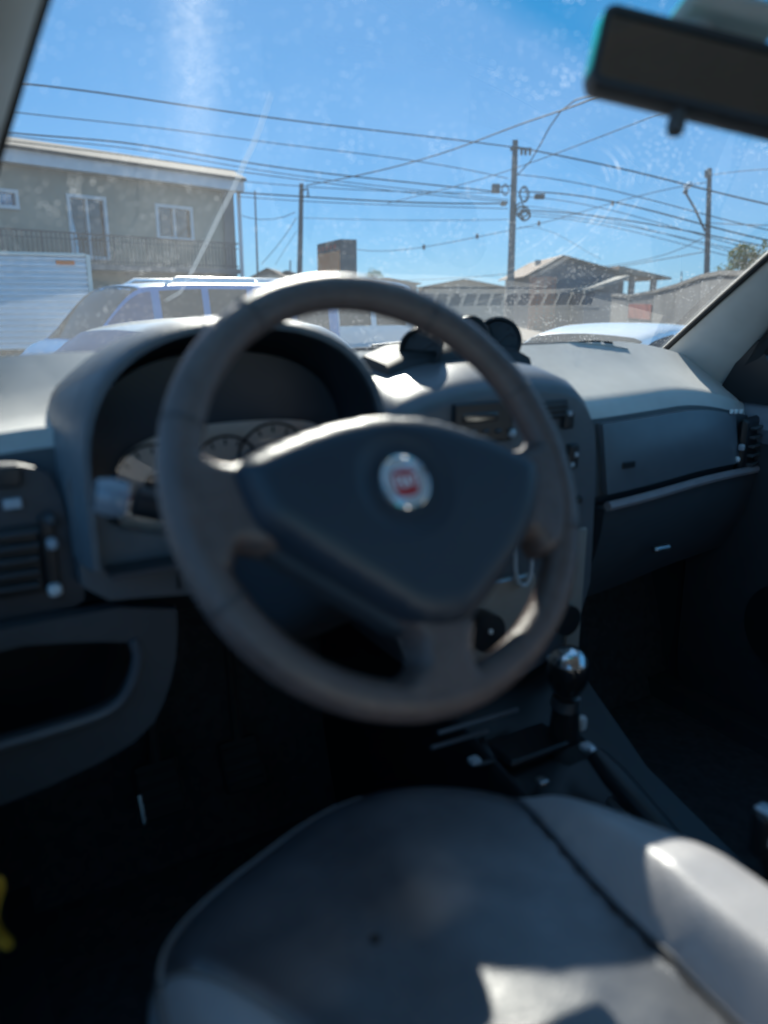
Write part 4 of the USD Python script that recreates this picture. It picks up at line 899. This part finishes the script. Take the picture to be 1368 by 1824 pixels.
# glovebox side
def lid_pt(u, v):                                                # u along x 0..1, v 0 top .. 1 bottom
    x = .185+u*.415; pr = dash_profile(x); top, bot = pr[9], pr[12]
    p = top*(1-v)+bot*v; p[1] -= .012+.010*math.sin(math.pi*min(max(v, 0), 1))*math.sin(math.pi*min(max(u*1.0, 0), 1))**.4; return p
us, vs = np.linspace(0, 1, 18), np.linspace(.06, .97, 10)
A_ = grid(lid_pt, us, vs); B_ = (A_[0]+[0, .014, 0], A_[1])
def shell(A, n_u, n_v, d):
    V = np.vstack([A[0], A[0]+d]); N = len(A[0]); F = [A[1], A[1][:, ::-1]+N]
    idx = [i*n_v for i in range(n_u)]+[(n_u-1)*n_v+j for j in range(1, n_v)]+[i*n_v+n_v-1 for i in range(n_u-2, -1, -1)]+[j for j in range(n_v-2, 0, -1)]
    s = []
    for q in range(len(idx)):
        a, b = idx[q], idx[(q+1) % len(idx)]; s += [(a, b+N, b), (a, a+N, b+N)]
    F.append(np.array(s)); return V, np.vstack(F)
gl_ = obj('glovebox_lid', shell(A_, 18, 10, np.array([0, .016, 0])), M['stack'], DB, smooth=40)
c = lid_pt(.11, .62); obj('lid_mark', rbox(.026, .003, .010, .001, c+[0, -.002, 0]), M['black'], gl_)
strip_ = [lid_pt(u, 1.0)+[0, -.008, -.012] for u in np.linspace(-.02, 1.22, 14)]
obj('trim_strip', tube(strip_, .0075, 8), M['trim_mauve'], DB)
lo_ = grid(lambda u, v: lid_pt(u, 1.0)+[0, .0+.06*v**2-.006, -.016-.17*v], np.linspace(-.03, 1.2, 16), np.linspace(0, 1, 8))
obj('lower_glovebox', shell(lo_, 16, 8, np.array([0, .02, 0])), M['door'], DB, smooth=40)
obj('latch', fr(rbox(.036, .012, .010, .004), Q(1178, 977, y=.80)), M['satin'], DB)
# right vent
def on_right(px, py, y0=.885): return Q(px, py, y=y0)
cR = on_right(1335, 790)
rv = obj('passenger_vent', fr(rbox(.090, .02, .105, .012), cR+[.015, .012, -.004], (.96, .28, 0), (-.28, .96, 0), (0, 0, 1)), M['black'], DB)
for k in range(5): obj('louvre', fr(rbox(.060, .012, .006, .002), cR+[.018, -.002, .030-.017*k], (.96, .28, 0), (-.28, .96, 0), (0, 0, 1)), M['dash_low'], rv)
for i, x in enumerate((1303, 1311, 1320)): obj('marking', fr(rbox(.008, .003, .008, .001), on_right(x, 733, .885)), M['white_print'], rv)
obj('slider', fr(rbox(.008, .01, .010, .003), on_right(1313, 818, .872)), M['white_print'], rv)
obj('slider', fr(rbox(.010, .01, .012, .003), on_right(1321, 797, .872)), M['grey_print'], rv)

# centre stack
CS = obj('centre_stack', solid(loft([np.array([(x, y, z) for x, z in chaikin([(-.20, -.52), (-.215, -.20), (-.212, -.118+dz), (-.15, -.094+dz), (-.07, -.082+dz), (.06, -.084+dz), (.105, -.115+dz), (.122, -.20), (.130, -.52)], 2)]) for y, dz in ((.762, -.035), (.768, -.022), (.785, -.010), (.83, .0), (.92, .008), (1.02, -.004))])), M['stack'], DB, smooth=40)
ys = .762
def cs_box(nm, px, py, w, h, m, dep=.012, r=.003, y=ys, label=None): return obj(nm, px_box(px, py, w, h, y, dep, r), M[m], CS, label=label)
cs_box('vent_recess', 985, 730, 66, 34, 'black', .008)
for k in range(3): cs_box('louvre', 985, 721+k*9, 62, 3, 'dash_low', .014, .001)
cs_box('radio', 858, 752, 130, 74, 'black', .014)
cs_box('radio_display', 850, 742, 80, 18, 'gloss_black', .018)
for k in range(5): cs_box('radio_button', 815+k*22, 768-k*.6, 14, 8, 'dash_low', .020, .002)
cs_box('radio_knob', 905, 770, 16, 16, 'grey_print', .024, .004)
for (px, py, w, h) in ((1008, 748, 24, 30), (1016, 812, 24, 44), (1028, 889, 12, 14)): cs_box('switch', px, py, w, h, 'black', .016)
for (px, py) in ((1008, 735), (1019, 808), (1012, 826)): cs_box('switch_mark', px, py, 8, 8, 'grey_print', .020, .001)
cs_box('trim_plate', 1022, 1060, 34, 250, 'stack_trim', .010)
cs_box('lower_fascia', 890, 1110, 150, 170, 'stack_trim', .012, .01)
obj('shut_line', tube([Q(840, 1048, y=.752), Q(935, 1026, y=.752)], .002, 5), M['satin'], CS)
kc = Q(860, 1122, y=.745)
kn = obj('heater_knob', fr(trimesh.creation.cylinder(.026, .03, sections=28), kc, (1, 0, 0), (0, 0, 1), (0, -1, 0)), M['black'], CS)
obj('knob_mark', rbox(.005, .004, .006, .001, kc+[0, -.017, .004]), M['white_print'], kn)
kc2 = Q(1000, 1100, y=.745); obj('heater_knob', fr(trimesh.creation.cylinder(.022, .03, sections=28), kc2, (1, 0, 0), (0, 0, 1), (0, -1, 0)), M['black'], CS)
fr_ = [Q(x, y, y=.748) for x, y in chaikin([(918, 950), (946, 950), (948, 1040), (918, 1044)], 2)]
obj('switch_frame', tube(fr_, .003, 6, closed=True), M['grey_print'], CS)

# gauge pod on top of the dash
gp_c = Q(790, 640, y=.905)
GP = thing('gauge_pod', 'black three-gauge pod standing on top of the dash centre', 'gauge pod', (gp_c[0], gp_c[1], -.085))
def gauge(px, py, y, r):
    c = Q(px, py, y=y); ax = np.array([-.66, -.74, .12]); ax /= np.linalg.norm(ax); X = np.cross([0, 0, 1], ax); X /= np.linalg.norm(X); Y = np.cross(ax, X)
    ang = np.linspace(0, 2*math.pi, 33)[:-1]
    prof = [(r*.80, -.055), (r*.98, -.045), (r*1.0, .008), (r*1.06, .010), (r*1.06, .020), (r*.92, .020), (r*.90, .006)]
    rg = [np.array([c+X*q*math.cos(a)+Y*q*math.sin(a)+ax*h for a in ang]) for q, h in prof]
    b = obj('gauge_cup', loft(rg), M['pod_black'], GP, smooth=40)
    obj('dial', fr(trimesh.creation.cylinder(r*.88, .002, sections=32), c+ax*.008, X, Y, ax), M['black'], b)
    for q in np.linspace(-.8, 3.9, 9): obj('tick', tube([c+ax*.0105+(X*math.cos(q)+Y*math.sin(q))*r*.78, c+ax*.0105+(X*math.cos(q)+Y*math.sin(q))*r*.60], .0008, 4), M['dash_low'], b)
    obj('needle', tube([c+ax*.011, c+ax*.011+(X*math.cos(.6)+Y*math.sin(.6))*r*.7], .001, 4), M['stack'], b)
    obj('bezel', tube([c+(X*math.cos(a)+Y*math.sin(a))*r*.97+ax*.021 for a in ang], .0015, 6, closed=True), M['black'], b)
    return c
for (px, py, y, r) in ((752, 624, .89, .027), (838, 600, .925, .027), (888, 609, .93, .033)): gauge(px, py, y, r)
obj('base', loft([np.array([(x, .86+.03*(x+.1), -.094), (x, .87, -.082+.012*k), (x, .93, -.074+.012*k), (x, .97, -.092)]) for x, k in ((-.155, 0), (-.12, 1), (-.02, 1.6), (.06, 1), (.085, 0))]), M['pod_black'], GP, smooth=40)
for px, y in ((752, .90), (826, .92), (893, .935)):
    b = Q(px, 632, y=y); obj('bracket', tube([(b[0], y, -.095), (b[0], y, b[2])], .009, 8), M['black'], GP)

# ------------------------------------------------------------------ steering wheel
n_cam = np.array([.459, .288, -.841]); WN = n_cam[0]*RT+n_cam[1]*UP-n_cam[2]*-D; WN = n_cam[0]*RT+n_cam[1]*UP+n_cam[2]*D; WN /= np.linalg.norm(WN)
WC = CAM + .0075*RT+.0233*UP+.623*D
WU = np.cross([0, 0, 1.], WN); WU /= np.linalg.norm(WU)
if np.dot(WU, RT) < 0: WU = -WU
WV = np.cross(WN, WU)
if WV[2] < 0: WV = -WV
def wuv(px, py, off=0.0):
    p = QP(px, py, WC+WN*off, WN)-WC; return np.dot(p, WU), np.dot(p, WV)
SW = thing('steering_wheel', 'three-spoke dark leather steering wheel with a round badge', 'steering wheel', WC)
RM, rm = .1725, .0158
a = np.linspace(0, 2*math.pi, 121)[:-1]
rings = []
for q in a:
    er = math.cos(q)*WU+math.sin(q)*WV; b = np.linspace(0, 2*math.pi, 21)[:-1]
    rr = rm*(1+.012*math.sin(q*7))
    rings.append(np.array([WC+er*(RM+rr*math.cos(t))+WN*rr*.95*math.sin(t) for t in b]))
rings.append(rings[0]); obj('rim', loft(rings, True, False), M['leather_rim'], SW, smooth=True)
for q in (.42, 1.05, 2.1, 2.75, 3.55, 5.9):
    er = math.cos(q)*WU+math.sin(q)*WV; b = np.linspace(0, 2*math.pi, 21)[:-1]
    obj('seam', tube([WC+er*(RM+(rm+.0006)*math.cos(t))+WN*(rm+.0006)*.95*math.sin(t) for t in b], .0007, 5, closed=True), M['dash_dark'], SW)
padpx = [(418, 828), (470, 797), (560, 762), (630, 744), (700, 738), (770, 746), (850, 774), (925, 810), (950, 826), (955, 870), (948, 930), (925, 985), (880, 1050), (838, 1104), (790, 1114), (742, 1108), (690, 1076), (600, 1024), (500, 962), (462, 938), (440, 895), (424, 855)]
pad = Polygon(chaikin([wuv(x, y, .018) for x, y in padpx], 2))
def dome(poly, h0, h1, r, gro=None):
    def f(x, y):
        d = sh_distance(sh_points(np.asarray(x), np.asarray(y)), poly.exterior); k = np.clip(d/r, 0, 1); return h0+(h1-h0)*np.sqrt(np.clip(1-(1-k)**2, 0, 1))
    return f
bu, bv = wuv(723, 857, .034)
base_f = dome(pad, .012, .030, .022)
def pad_f(x, y):
    z = base_f(x, y); d = np.hypot(np.asarray(x)-bu, np.asarray(y)-bv); return z-.0045*np.clip((.043-d)/.012, 0, 1)+.004*np.exp(-((np.asarray(y)-.0)/.06)**2)
obj('horn_pad', fr(pillow(pad, pad_f, -.02, .0045), WC, WU, WV, WN), M['pad'], SW, smooth=50)
def spoke(pxs, top, nm='spoke', r=.012, m='leather_rim'):
    pg = Polygon(chaikin([wuv(x, y, .004) for x, y in pxs], 2)).buffer(0); obj(nm, fr(pillow(pg, dome(pg, top-.012, top, r), -.016, .005), WC, WU, WV, WN), M[m], SW, smooth=50)
spoke([(318, 775), (345, 792), (372, 815), (410, 828), (440, 815), (455, 870), (480, 930), (520, 975), (470, 985), (435, 975), (420, 985), (418, 1010), (395, 1040), (330, 990), (300, 880)], .0135)
spoke([(880, 800), (922, 803), (950, 790), (962, 765), (1000, 800), (1012, 900), (1000, 985), (962, 990), (950, 955), (930, 960), (915, 990), (900, 960), (920, 880)], .0135)
spoke([(690, 1060), (740, 1085), (840, 1085), (842, 1130), (838, 1160), (850, 1190), (885, 1210), (880, 1260), (700, 1265), (690, 1215), (722, 1208), (742, 1188), (746, 1160), (735, 1130), (700, 1095)], .0145)
# dark carrier behind the pad
cp = pad.buffer(.006); obj('pad_carrier', fr(trimesh.creation.extrude_polygon(cp, .022, engine='earcut'), WC-WN*.022, WU, WV, WN), M['dash_dark'], SW, smooth=False)
# badge
bc = WC+bu*WU+bv*WV+WN*.0285; R_ = .0205
def disc(r, h, off, X=WU, Y=WV): return fr(trimesh.creation.cylinder(r, h, sections=48), bc+WN*off, X, Y, WN)
bd = obj('badge', disc(R_, .004, .002), M['badge_white'], SW, smooth=30)
obj('badge_ring', tube([bc+WN*.004+(WU*math.cos(q)+WV*math.sin(q))*R_ for q in np.linspace(0, 2*math.pi, 49)[:-1]], .0016, 8, closed=True), M['chrome'], bd)
for q in np.linspace(0, 2*math.pi, 41)[:-1]:
    e1 = WU*math.cos(q)+WV*math.sin(q); obj('laurel_leaf', tube([bc+WN*.0045+e1*.0145, bc+WN*.0045+(WU*math.cos(q+.12)+WV*math.sin(q+.12))*.0175], .0006, 4), M['chrome'], bd)
fld = Polygon(chaikin([(-.0105, .0100), (.0105, .0100), (.0112, .0), (.0098, -.0105), (.0, -.012), (-.0098, -.0105), (-.0112, 0)], 2))
obj('red_field', extrude(fld, .0014, bc+WN*.0041, WU, WV, WN), M['badge_red'], bd, smooth=False)
tm = meshkit.text_mesh('FIAT', .0085, .0008, bold=True); v = np.array(tm.vertices); v[:, 0] -= (v[:, 0].min()+v[:, 0].max())/2; v[:, 1] -= .0042; v[:, 0] *= .0185/(v[:, 0].max()-v[:, 0].min())
obj('lettering', fr((v, np.array(tm.faces)), bc+WN*.0056, WU, WV, WN), M['white_print'], bd, smooth=False)

# column shroud and stalks
sc = thing('steering_column', 'dark column shroud behind the wheel with two stalks', 'steering column', WC-WN*.1)
def sec(k, hw, hh, dz=0): 
    q = np.linspace(0, 2*math.pi, 25)[:-1]; c = WC-WN*k; return np.array([c+WU*hw*np.sign(math.cos(t))*abs(math.cos(t))**.6+WV*(hh*np.sign(math.sin(t))*abs(math.sin(t))**.6+dz) for t in q])
obj('shroud', loft([sec(.045, .045, .045), sec(.05, .056, .060, -.01), (sec(.15, .062, .068, -.02)), sec(.26, .062, .070, -.02)]), M['dash_dark'], sc, smooth=40)
tip = Q(197, 886, y=.625); root_ = WC-WN*.10-WU*.05+WV*.005
st = obj('stalk', tube([root_, root_+(tip-root_)*.5+[0, 0, -.006], tip+(root_-tip)*.12], [.010, .012, .0135], 12), M['black'], sc)
d_ = (tip-root_)/np.linalg.norm(tip-root_)
obj('stalk_end', tube([tip-d_*-.012, tip, tip-d_*.012], [.0135, .0165, .0150], 16), M['stalk_end'], st)
obj('ring_band', tube([tip+d_*.012, tip+d_*.0135], .0105, 16), M['dash_dark'], st)
rt_ = WC-WN*.10+WU*.05+WV*.005; obj('stalk', tube([rt_, rt_+WU*.06, rt_+WU*.12+WV*.01], [.010, .011, .012], 12), M['black'], sc)
obj('ignition_lock', fr(trimesh.creation.cylinder(.018, .03, sections=20), WC-WN*.12+WU*.06-WV*.05, WV, WN, WU), M['satin'], sc)

# ------------------------------------------------------------------ rear-view mirror
mc = Q(1236, 128, t=.61)
RV = thing('rear_view_mirror', 'grey rear-view mirror with a night knob, at top right', 'mirror', mc)
mx = np.array([math.cos(math.radians(-12)), math.sin(math.radians(-12)), -.015]); mx = RT*.97+UP*-.175+D*.10; mx /= np.linalg.norm(mx)
mn = np.cross(mx, UP); mn /= np.linalg.norm(mn)
if np.dot(mn, D) > 0: mn = -mn
my = np.cross(mn, mx); 
if np.dot(my, UP) < 0: my = -my
hw, hh = .102, .0318
op = Polygon([(-hw+.011, -hh+.011), (hw-.011, -hh+.011), (hw-.011, hh-.011), (-hw+.013, hh-.011)]).buffer(.011)
mc2 = mc+mx*.0175
obj('housing', fr(pillow(op, dome(op, .010, .028, .020), -.006, .005), mc2, mx, my, -mn) if True else None, M['mirror_case'], RV, smooth=50)
fr2 = op.difference(op.buffer(-.0055)); obj('bezel', extrude(fr2, .008, mc2+mn*.0, mx, my, mn), M['dash_dark'], RV, smooth=30)
obj('mirror_glass', extrude(op.buffer(-.0053), .003, mc2+mn*.002, mx, my, mn), M['mirror_glass'], RV, smooth=False)
kb = mc2-mx*.0245-my*(hh+.002); obj('night_knob', tube([kb, kb-my*.012, kb-my*.018], [.006, .0075, .006], 12), M['mirror_case'], RV)
top = WS(mc[0]/.57, .95)
obj('stem', tube([mc2-mn*.026+my*.01-mx*.02, mc2-mn*.034+my*.045-mx*.015, mc2-mn*.02+my*.085], [.012, .013, .016], 12), M['roof'], RV)
obj('mount', fr(rbox(.085, .05, .02, .009), mc2-mn*.025+my*.066+mx*.012, mx, mn, my), M['roof'], RV)

# ------------------------------------------------------------------ console, gear lever, hand brake
CO = thing('centre_console', 'dark centre console between the front seats', 'console', (0, .5, -.85))
def con(y, hw, z): return np.array([(-hw, y, -.86), (-hw, y, z-.02), (-hw+.015, y, z), (hw-.015, y, z), (hw, y, z-.02), (hw, y, -.86)])
obj('tunnel', loft([con(1.1, .15, -.50), con(.84, .15, -.50), con(.74, .13, -.545), (con(.60, .105, -.60)), con(.35, .075, -.64), con(-.5, .075, -.64)]), M['black'], CO, smooth=40)
for (a, b) in (((780, 1306), (922, 1264)), ((768, 1332), (868, 1302))):
    p0, p1 = Q(*a, y=.69), Q(*b, y=.71); obj('trim_bar', tube([p0, p1], .0032, 6), M['stack'], CO)
for (px, py, y, m) in ((938, 1308, .70, 'satin'), (845, 1355, .68, 'grey_print'), (925, 1345, .68, 'grey_print'), (965, 1392, .62, 'satin'), (1045, 1330, .62, 'grey_print'), (985, 1172, .755, 'grey_print')):
    obj('console_clip', px_box(px, py, 22, 12, y, .014, .003), M[m], CO)
obj('coin_tray', fr(rbox(.10, .10, .012, .005), (-.05, .70, -.565)), M['black'], CO)
obj('tray_edge', tube([Q(x, y, y=.68) for x, y in ((850, 1362), (900, 1350), (940, 1362), (935, 1392))], .003, 6), M['dash_low'], CO)
GL = thing('gear_lever', 'gear lever with a glossy round knob and dark boot', 'gear lever', (0, .64, -.6))
kc = Q(1012, 1198, t=1.0)
ang = np.linspace(0, 2*math.pi, 29)[:-1]
prof = [(.004, .034), (.016, .031), (.0265, .017), (.028, .001), (.0245, -.014), (.019, -.025), (.016, -.034)]
obj('knob', loft([np.array([kc+np.array([r*math.cos(q), r*math.sin(q), h]) for q in ang]) for r, h in prof]), M['gloss_black'], GL, smooth=True)
cap_ = [(.0262, .0182), (.021, .0272), (.0125, .0332), (.001, .0352)]
obj('knob_cap', loft([np.array([kc+np.array([q_*math.cos(q), q_*math.sin(q), h]) for q in ang]) for q_, h in [(.0270, .0165)]+cap_]), M['chrome'], GL, smooth=True)  # added mirror cap that stands in for the sky reflection on the knob
obj('collar', tube([kc+[0, 0, -.034], kc+[0, 0.002, -.050]], [.018, .019], 16), M['satin'], GL)
obj('shaft', tube([kc+[0, 0, -.044], kc+[.004, .004, -.09], kc+[.006, .008, -.13]], [.017, .021, .024], 12), M['black'], GL)
bz = kc+[.006, .008, 0]
bp = []
for k in range(9):
    r = .027+.0066*k+(.004 if k % 2 else 0); bp.append(np.array([[bz[0]+r*math.cos(q)*(1+.08*math.sin(5*q)), bz[1]+r*math.sin(q)*(1+.08*math.sin(5*q)), kc[2]-.10-.010*k] for q in ang]))
obj('boot', loft(bp), M['blackmatt'], GL, smooth=40)
obj('button', px_box(1036, 1288, 18, 30, .665, .012, .005), M['lamp_clear'], GL)
HB = thing('hand_brake', 'dark hand brake lever beside the driver seat', 'hand brake', (.02, .5, -.62))
h0, h1 = Q(1060, 1345, t=.97), Q(1215, 1520, t=.86)
obj('grip', tube([h0, h0+(h1-h0)*.25, h0+(h1-h0)*.6, h1], [.012, .0165, .0155, .014], 14), M['black'], HB)
obj('button', tube([h0+(h0-h1)*.06, h0], .008, 12), M['satin'], HB)
obj('ratchet', fr(rbox(.02, .10, .04, .006), (h0+h1)/2+[0, -.01, -.035]), M['satin'], HB)

# pedals
for i, (px, py, yy, lab) in enumerate(((283, 1405, .93, 'left pedal with a worn bright edge'), (430, 1360, .95, 'middle pedal lost in the shade of the footwell'))):
    c = Q(px, py, y=yy); pd = thing('foot_pedal', lab, 'pedal', c, 'foot pedals')
    obj('pad', rot(rbox(.06, .018, .075, .006), rx=-.5, o=c), M['blackmatt'], pd)
    for k in range(4): obj('tread', rot(rbox(.052, .006, .006, .002, (0, -.011, -.025+.016*k)), rx=-.5, o=c), M['blackmatt'], pd)
    obj('arm', tube([c+[0, .012, .02], c+[.01, .06, .16], c+[.012, .16, .26]], .008, 8), M['blackmatt'], pd)
    if i == 0: obj('worn_edge', rot(rbox(.008, .012, .040, .003, (-.028, -.008, -.018)), rx=-.5, o=c), M['satin'], pd)

# ------------------------------------------------------------------ driver seat
SX = -.372
foot = Polygon(chaikin([(SX-.222, -.08), (SX-.228, .30), (SX-.225, .455), (SX-.195, .520), (SX-.12, .562), (SX, .592), (SX+.10, .575), (SX+.160, .525), (SX+.205, .43), (SX+.226, .30), (SX+.222, -.08)], 3))
seamR = LineString(chaikin([(SX+.175, .70), (SX+.155, .54), (SX+.125, .42), (SX+.105, .28), (SX+.10, .1), (SX+.10, -.2)], 2, False))
seamL = LineString(chaikin([(SX-.30, .50), (SX-.215, .475), (SX-.18, .43), (SX-.140, .36), (SX-.115, .28), (SX-.10, .1), (SX-.10, -.2)], 2, False))
def seat_h(x, y):
    x, y = np.asarray(x), np.asarray(y); P = sh_points(x, y)
    d = sh_distance(P, foot.exterior); u = (x-SX)/.228
    us = np.interp(y, [.0, .28, .42, .54, .60], [.44, .46, .55, .70, .80]); k = np.clip((np.abs(u)-us+.03)/np.where(u < 0, .28, .17), 0, 1)*np.where(u < 0, .45, 1.0)
    z = -.455+.046*k*k*(3-2*k)*np.clip((.57-y)/.26, 0, 1)+.014*np.exp(-(u/.4)**2)-.25*np.clip(y-.40, 0, 1)**2-.02*np.clip(.15-y, 0, 1)
    r = .060; k = np.clip((r-d)/r, 0, 1); z = z-r*(1-np.sqrt(np.clip(1-k*k, 0, 1)))
    for s in (seamR, seamL): z = z-.0035*np.exp(-(sh_distance(P, s)/.004)**2)
    return z+.0025*(meshkit.fbm(np.stack([x*22, y*22, 0*x], -1), 3, 2)-.5)
DS = thing('driver_seat', 'driver seat of dark leather with pale grey side panels', 'seat', (SX, .2, -.85))
pieces = []
for gpart in sh_split(foot, seamR).geoms:
    pieces += list(sh_split(gpart, seamL).geoms)
for gpart in pieces:
    cx = gpart.centroid.x
    nm, mt = ('cushion_centre', 'seat_dark') if abs(cx-SX) < .07 else ('cushion_bolster', 'seat_grey')
    obj(nm, pillow(gpart, seat_h, -.70, .0075), M[mt], DS, smooth=50)
for s, lab in ((seamR, None), (seamL, None)):
    L_ = s.intersection(foot.buffer(-.004)); cs_ = np.array(L_.segmentize(.01).coords)
    obj('seam_piping', tube(np.column_stack([cs_, seat_h(cs_[:, 0], cs_[:, 1])+.0018]), .0016, 6), M['seat_dark'] if s is seamR else M['piping'], DS)
ed = foot.buffer(-.012); cs_ = np.array(ed.exterior.segmentize(.01).coords); cs_ = cs_[(cs_[:, 1] > .33) & (cs_[:, 0] < SX+.02)]
cs_ = cs_[np.argsort(cs_[:, 0]+0*cs_[:, 1])]
obj('edge_piping', tube(np.column_stack([cs_, seat_h(cs_[:, 0], cs_[:, 1])+.001]), .003, 6), M['piping'], DS)
hp = Q(668, 1655, z=-.438); hz = float(seat_h(np.array([hp[0]]), np.array([hp[1]]))[0])
obj('cigarette_burn', fr(trimesh.creation.cylinder(.0042, .0012, sections=16), (hp[0], hp[1], hz+.0006)), M['black'], DS)
obj('seat_base', rbox(.40, .56, .16, .02, (SX, .22, -.76)), M['door'], DS)
# backrest, reclined behind the camera; its right wing just enters the picture
def backrest(cx, sgn, parent, mat_c, mat_b):
    def sec2(k):
        y, z = .115-.30*k, -.47+.52*k; hw = .225-.03*k
        d = np.array([0, -.5, .86]); f = np.array([0, .86, .5])
        pts = []
        for u, b in ((-1, .01), (-.97, .07), (-.85, .105), (-.68, .085), (-.5, .03), (0, .02), (.5, .03), (.68, .085), (.85, .105), (.97, .07), (1, .01), (.9, -.07), (0, -.09), (-.9, -.07)):
            pts.append(np.array([cx+u*hw, y, z])+f*b*(1-.3*k))
        return np.array(pts)
    ks = np.linspace(-.05, 1, 10); obj('backrest', loft([sec2(k) for k in ks]), mat_c, parent, smooth=60)
backrest(SX, 1, DS, M['seat_grey'], M['seat_grey'])
# belt buckle and passenger seat
PS = thing('passenger_seat', 'passenger seat edge in shade at the right border', 'seat', (.372, .2, -.85))
def pseat_h(x, y): return seat_h(np.asarray(x)-2*.372, y)
from shapely import affinity
obj('cushion', pillow(affinity.translate(foot, .744, -.08), lambda x, y: seat_h(np.asarray(x)-.744, np.asarray(y)+.08)-.01, -.70, .012), M['seat_dark'], PS, smooth=50)
obj('seat_base', rbox(.40, .50, .16, .02, (.372, .15, -.76)), M['door'], PS)
backrest(.372, -1, PS, M['seat_dark'], M['seat_dark'])
bk = Q(1362, 1482, t=.80)
SB = thing('belt_buckle', 'bright seat belt buckle by the passenger seat', 'buckle', bk)
obj('body', rbox(.03, .02, .05, .006, bk), M['black'], SB); obj('tongue', rbox(.018, .024, .012, .003, bk+[0, 0, .022]), M['satin'], SB); obj('release', rbox(.016, .023, .014, .003, bk+[0, 0, -.004]), M['white_print'], SB)
obj('stalk', tube([bk+[0, 0, -.02], bk+[.02, -.02, -.10]], .006, 8), M['black'], SB)
# yellow cloth by the sill
yc = Q(2, 1606, t=.62)
ycl = grid(lambda u, v: yc+np.array([-.043+.044*u+.004*math.sin(v*9), .012*math.sin(u*7+v*5), .022-.058*v+.006*math.sin(u*11)]), np.linspace(0, 1, 14), np.linspace(0, 1, 16))
obj('yellow_cloth', (np.vstack([ycl[0], ycl[0]+[0, .004, 0]]), np.vstack([ycl[1], ycl[1][:, ::-1]+len(ycl[0])])), M['yellow'], smooth=True, label='crumpled yellow cloth tucked beside the seat at lower left', cat='cloth')
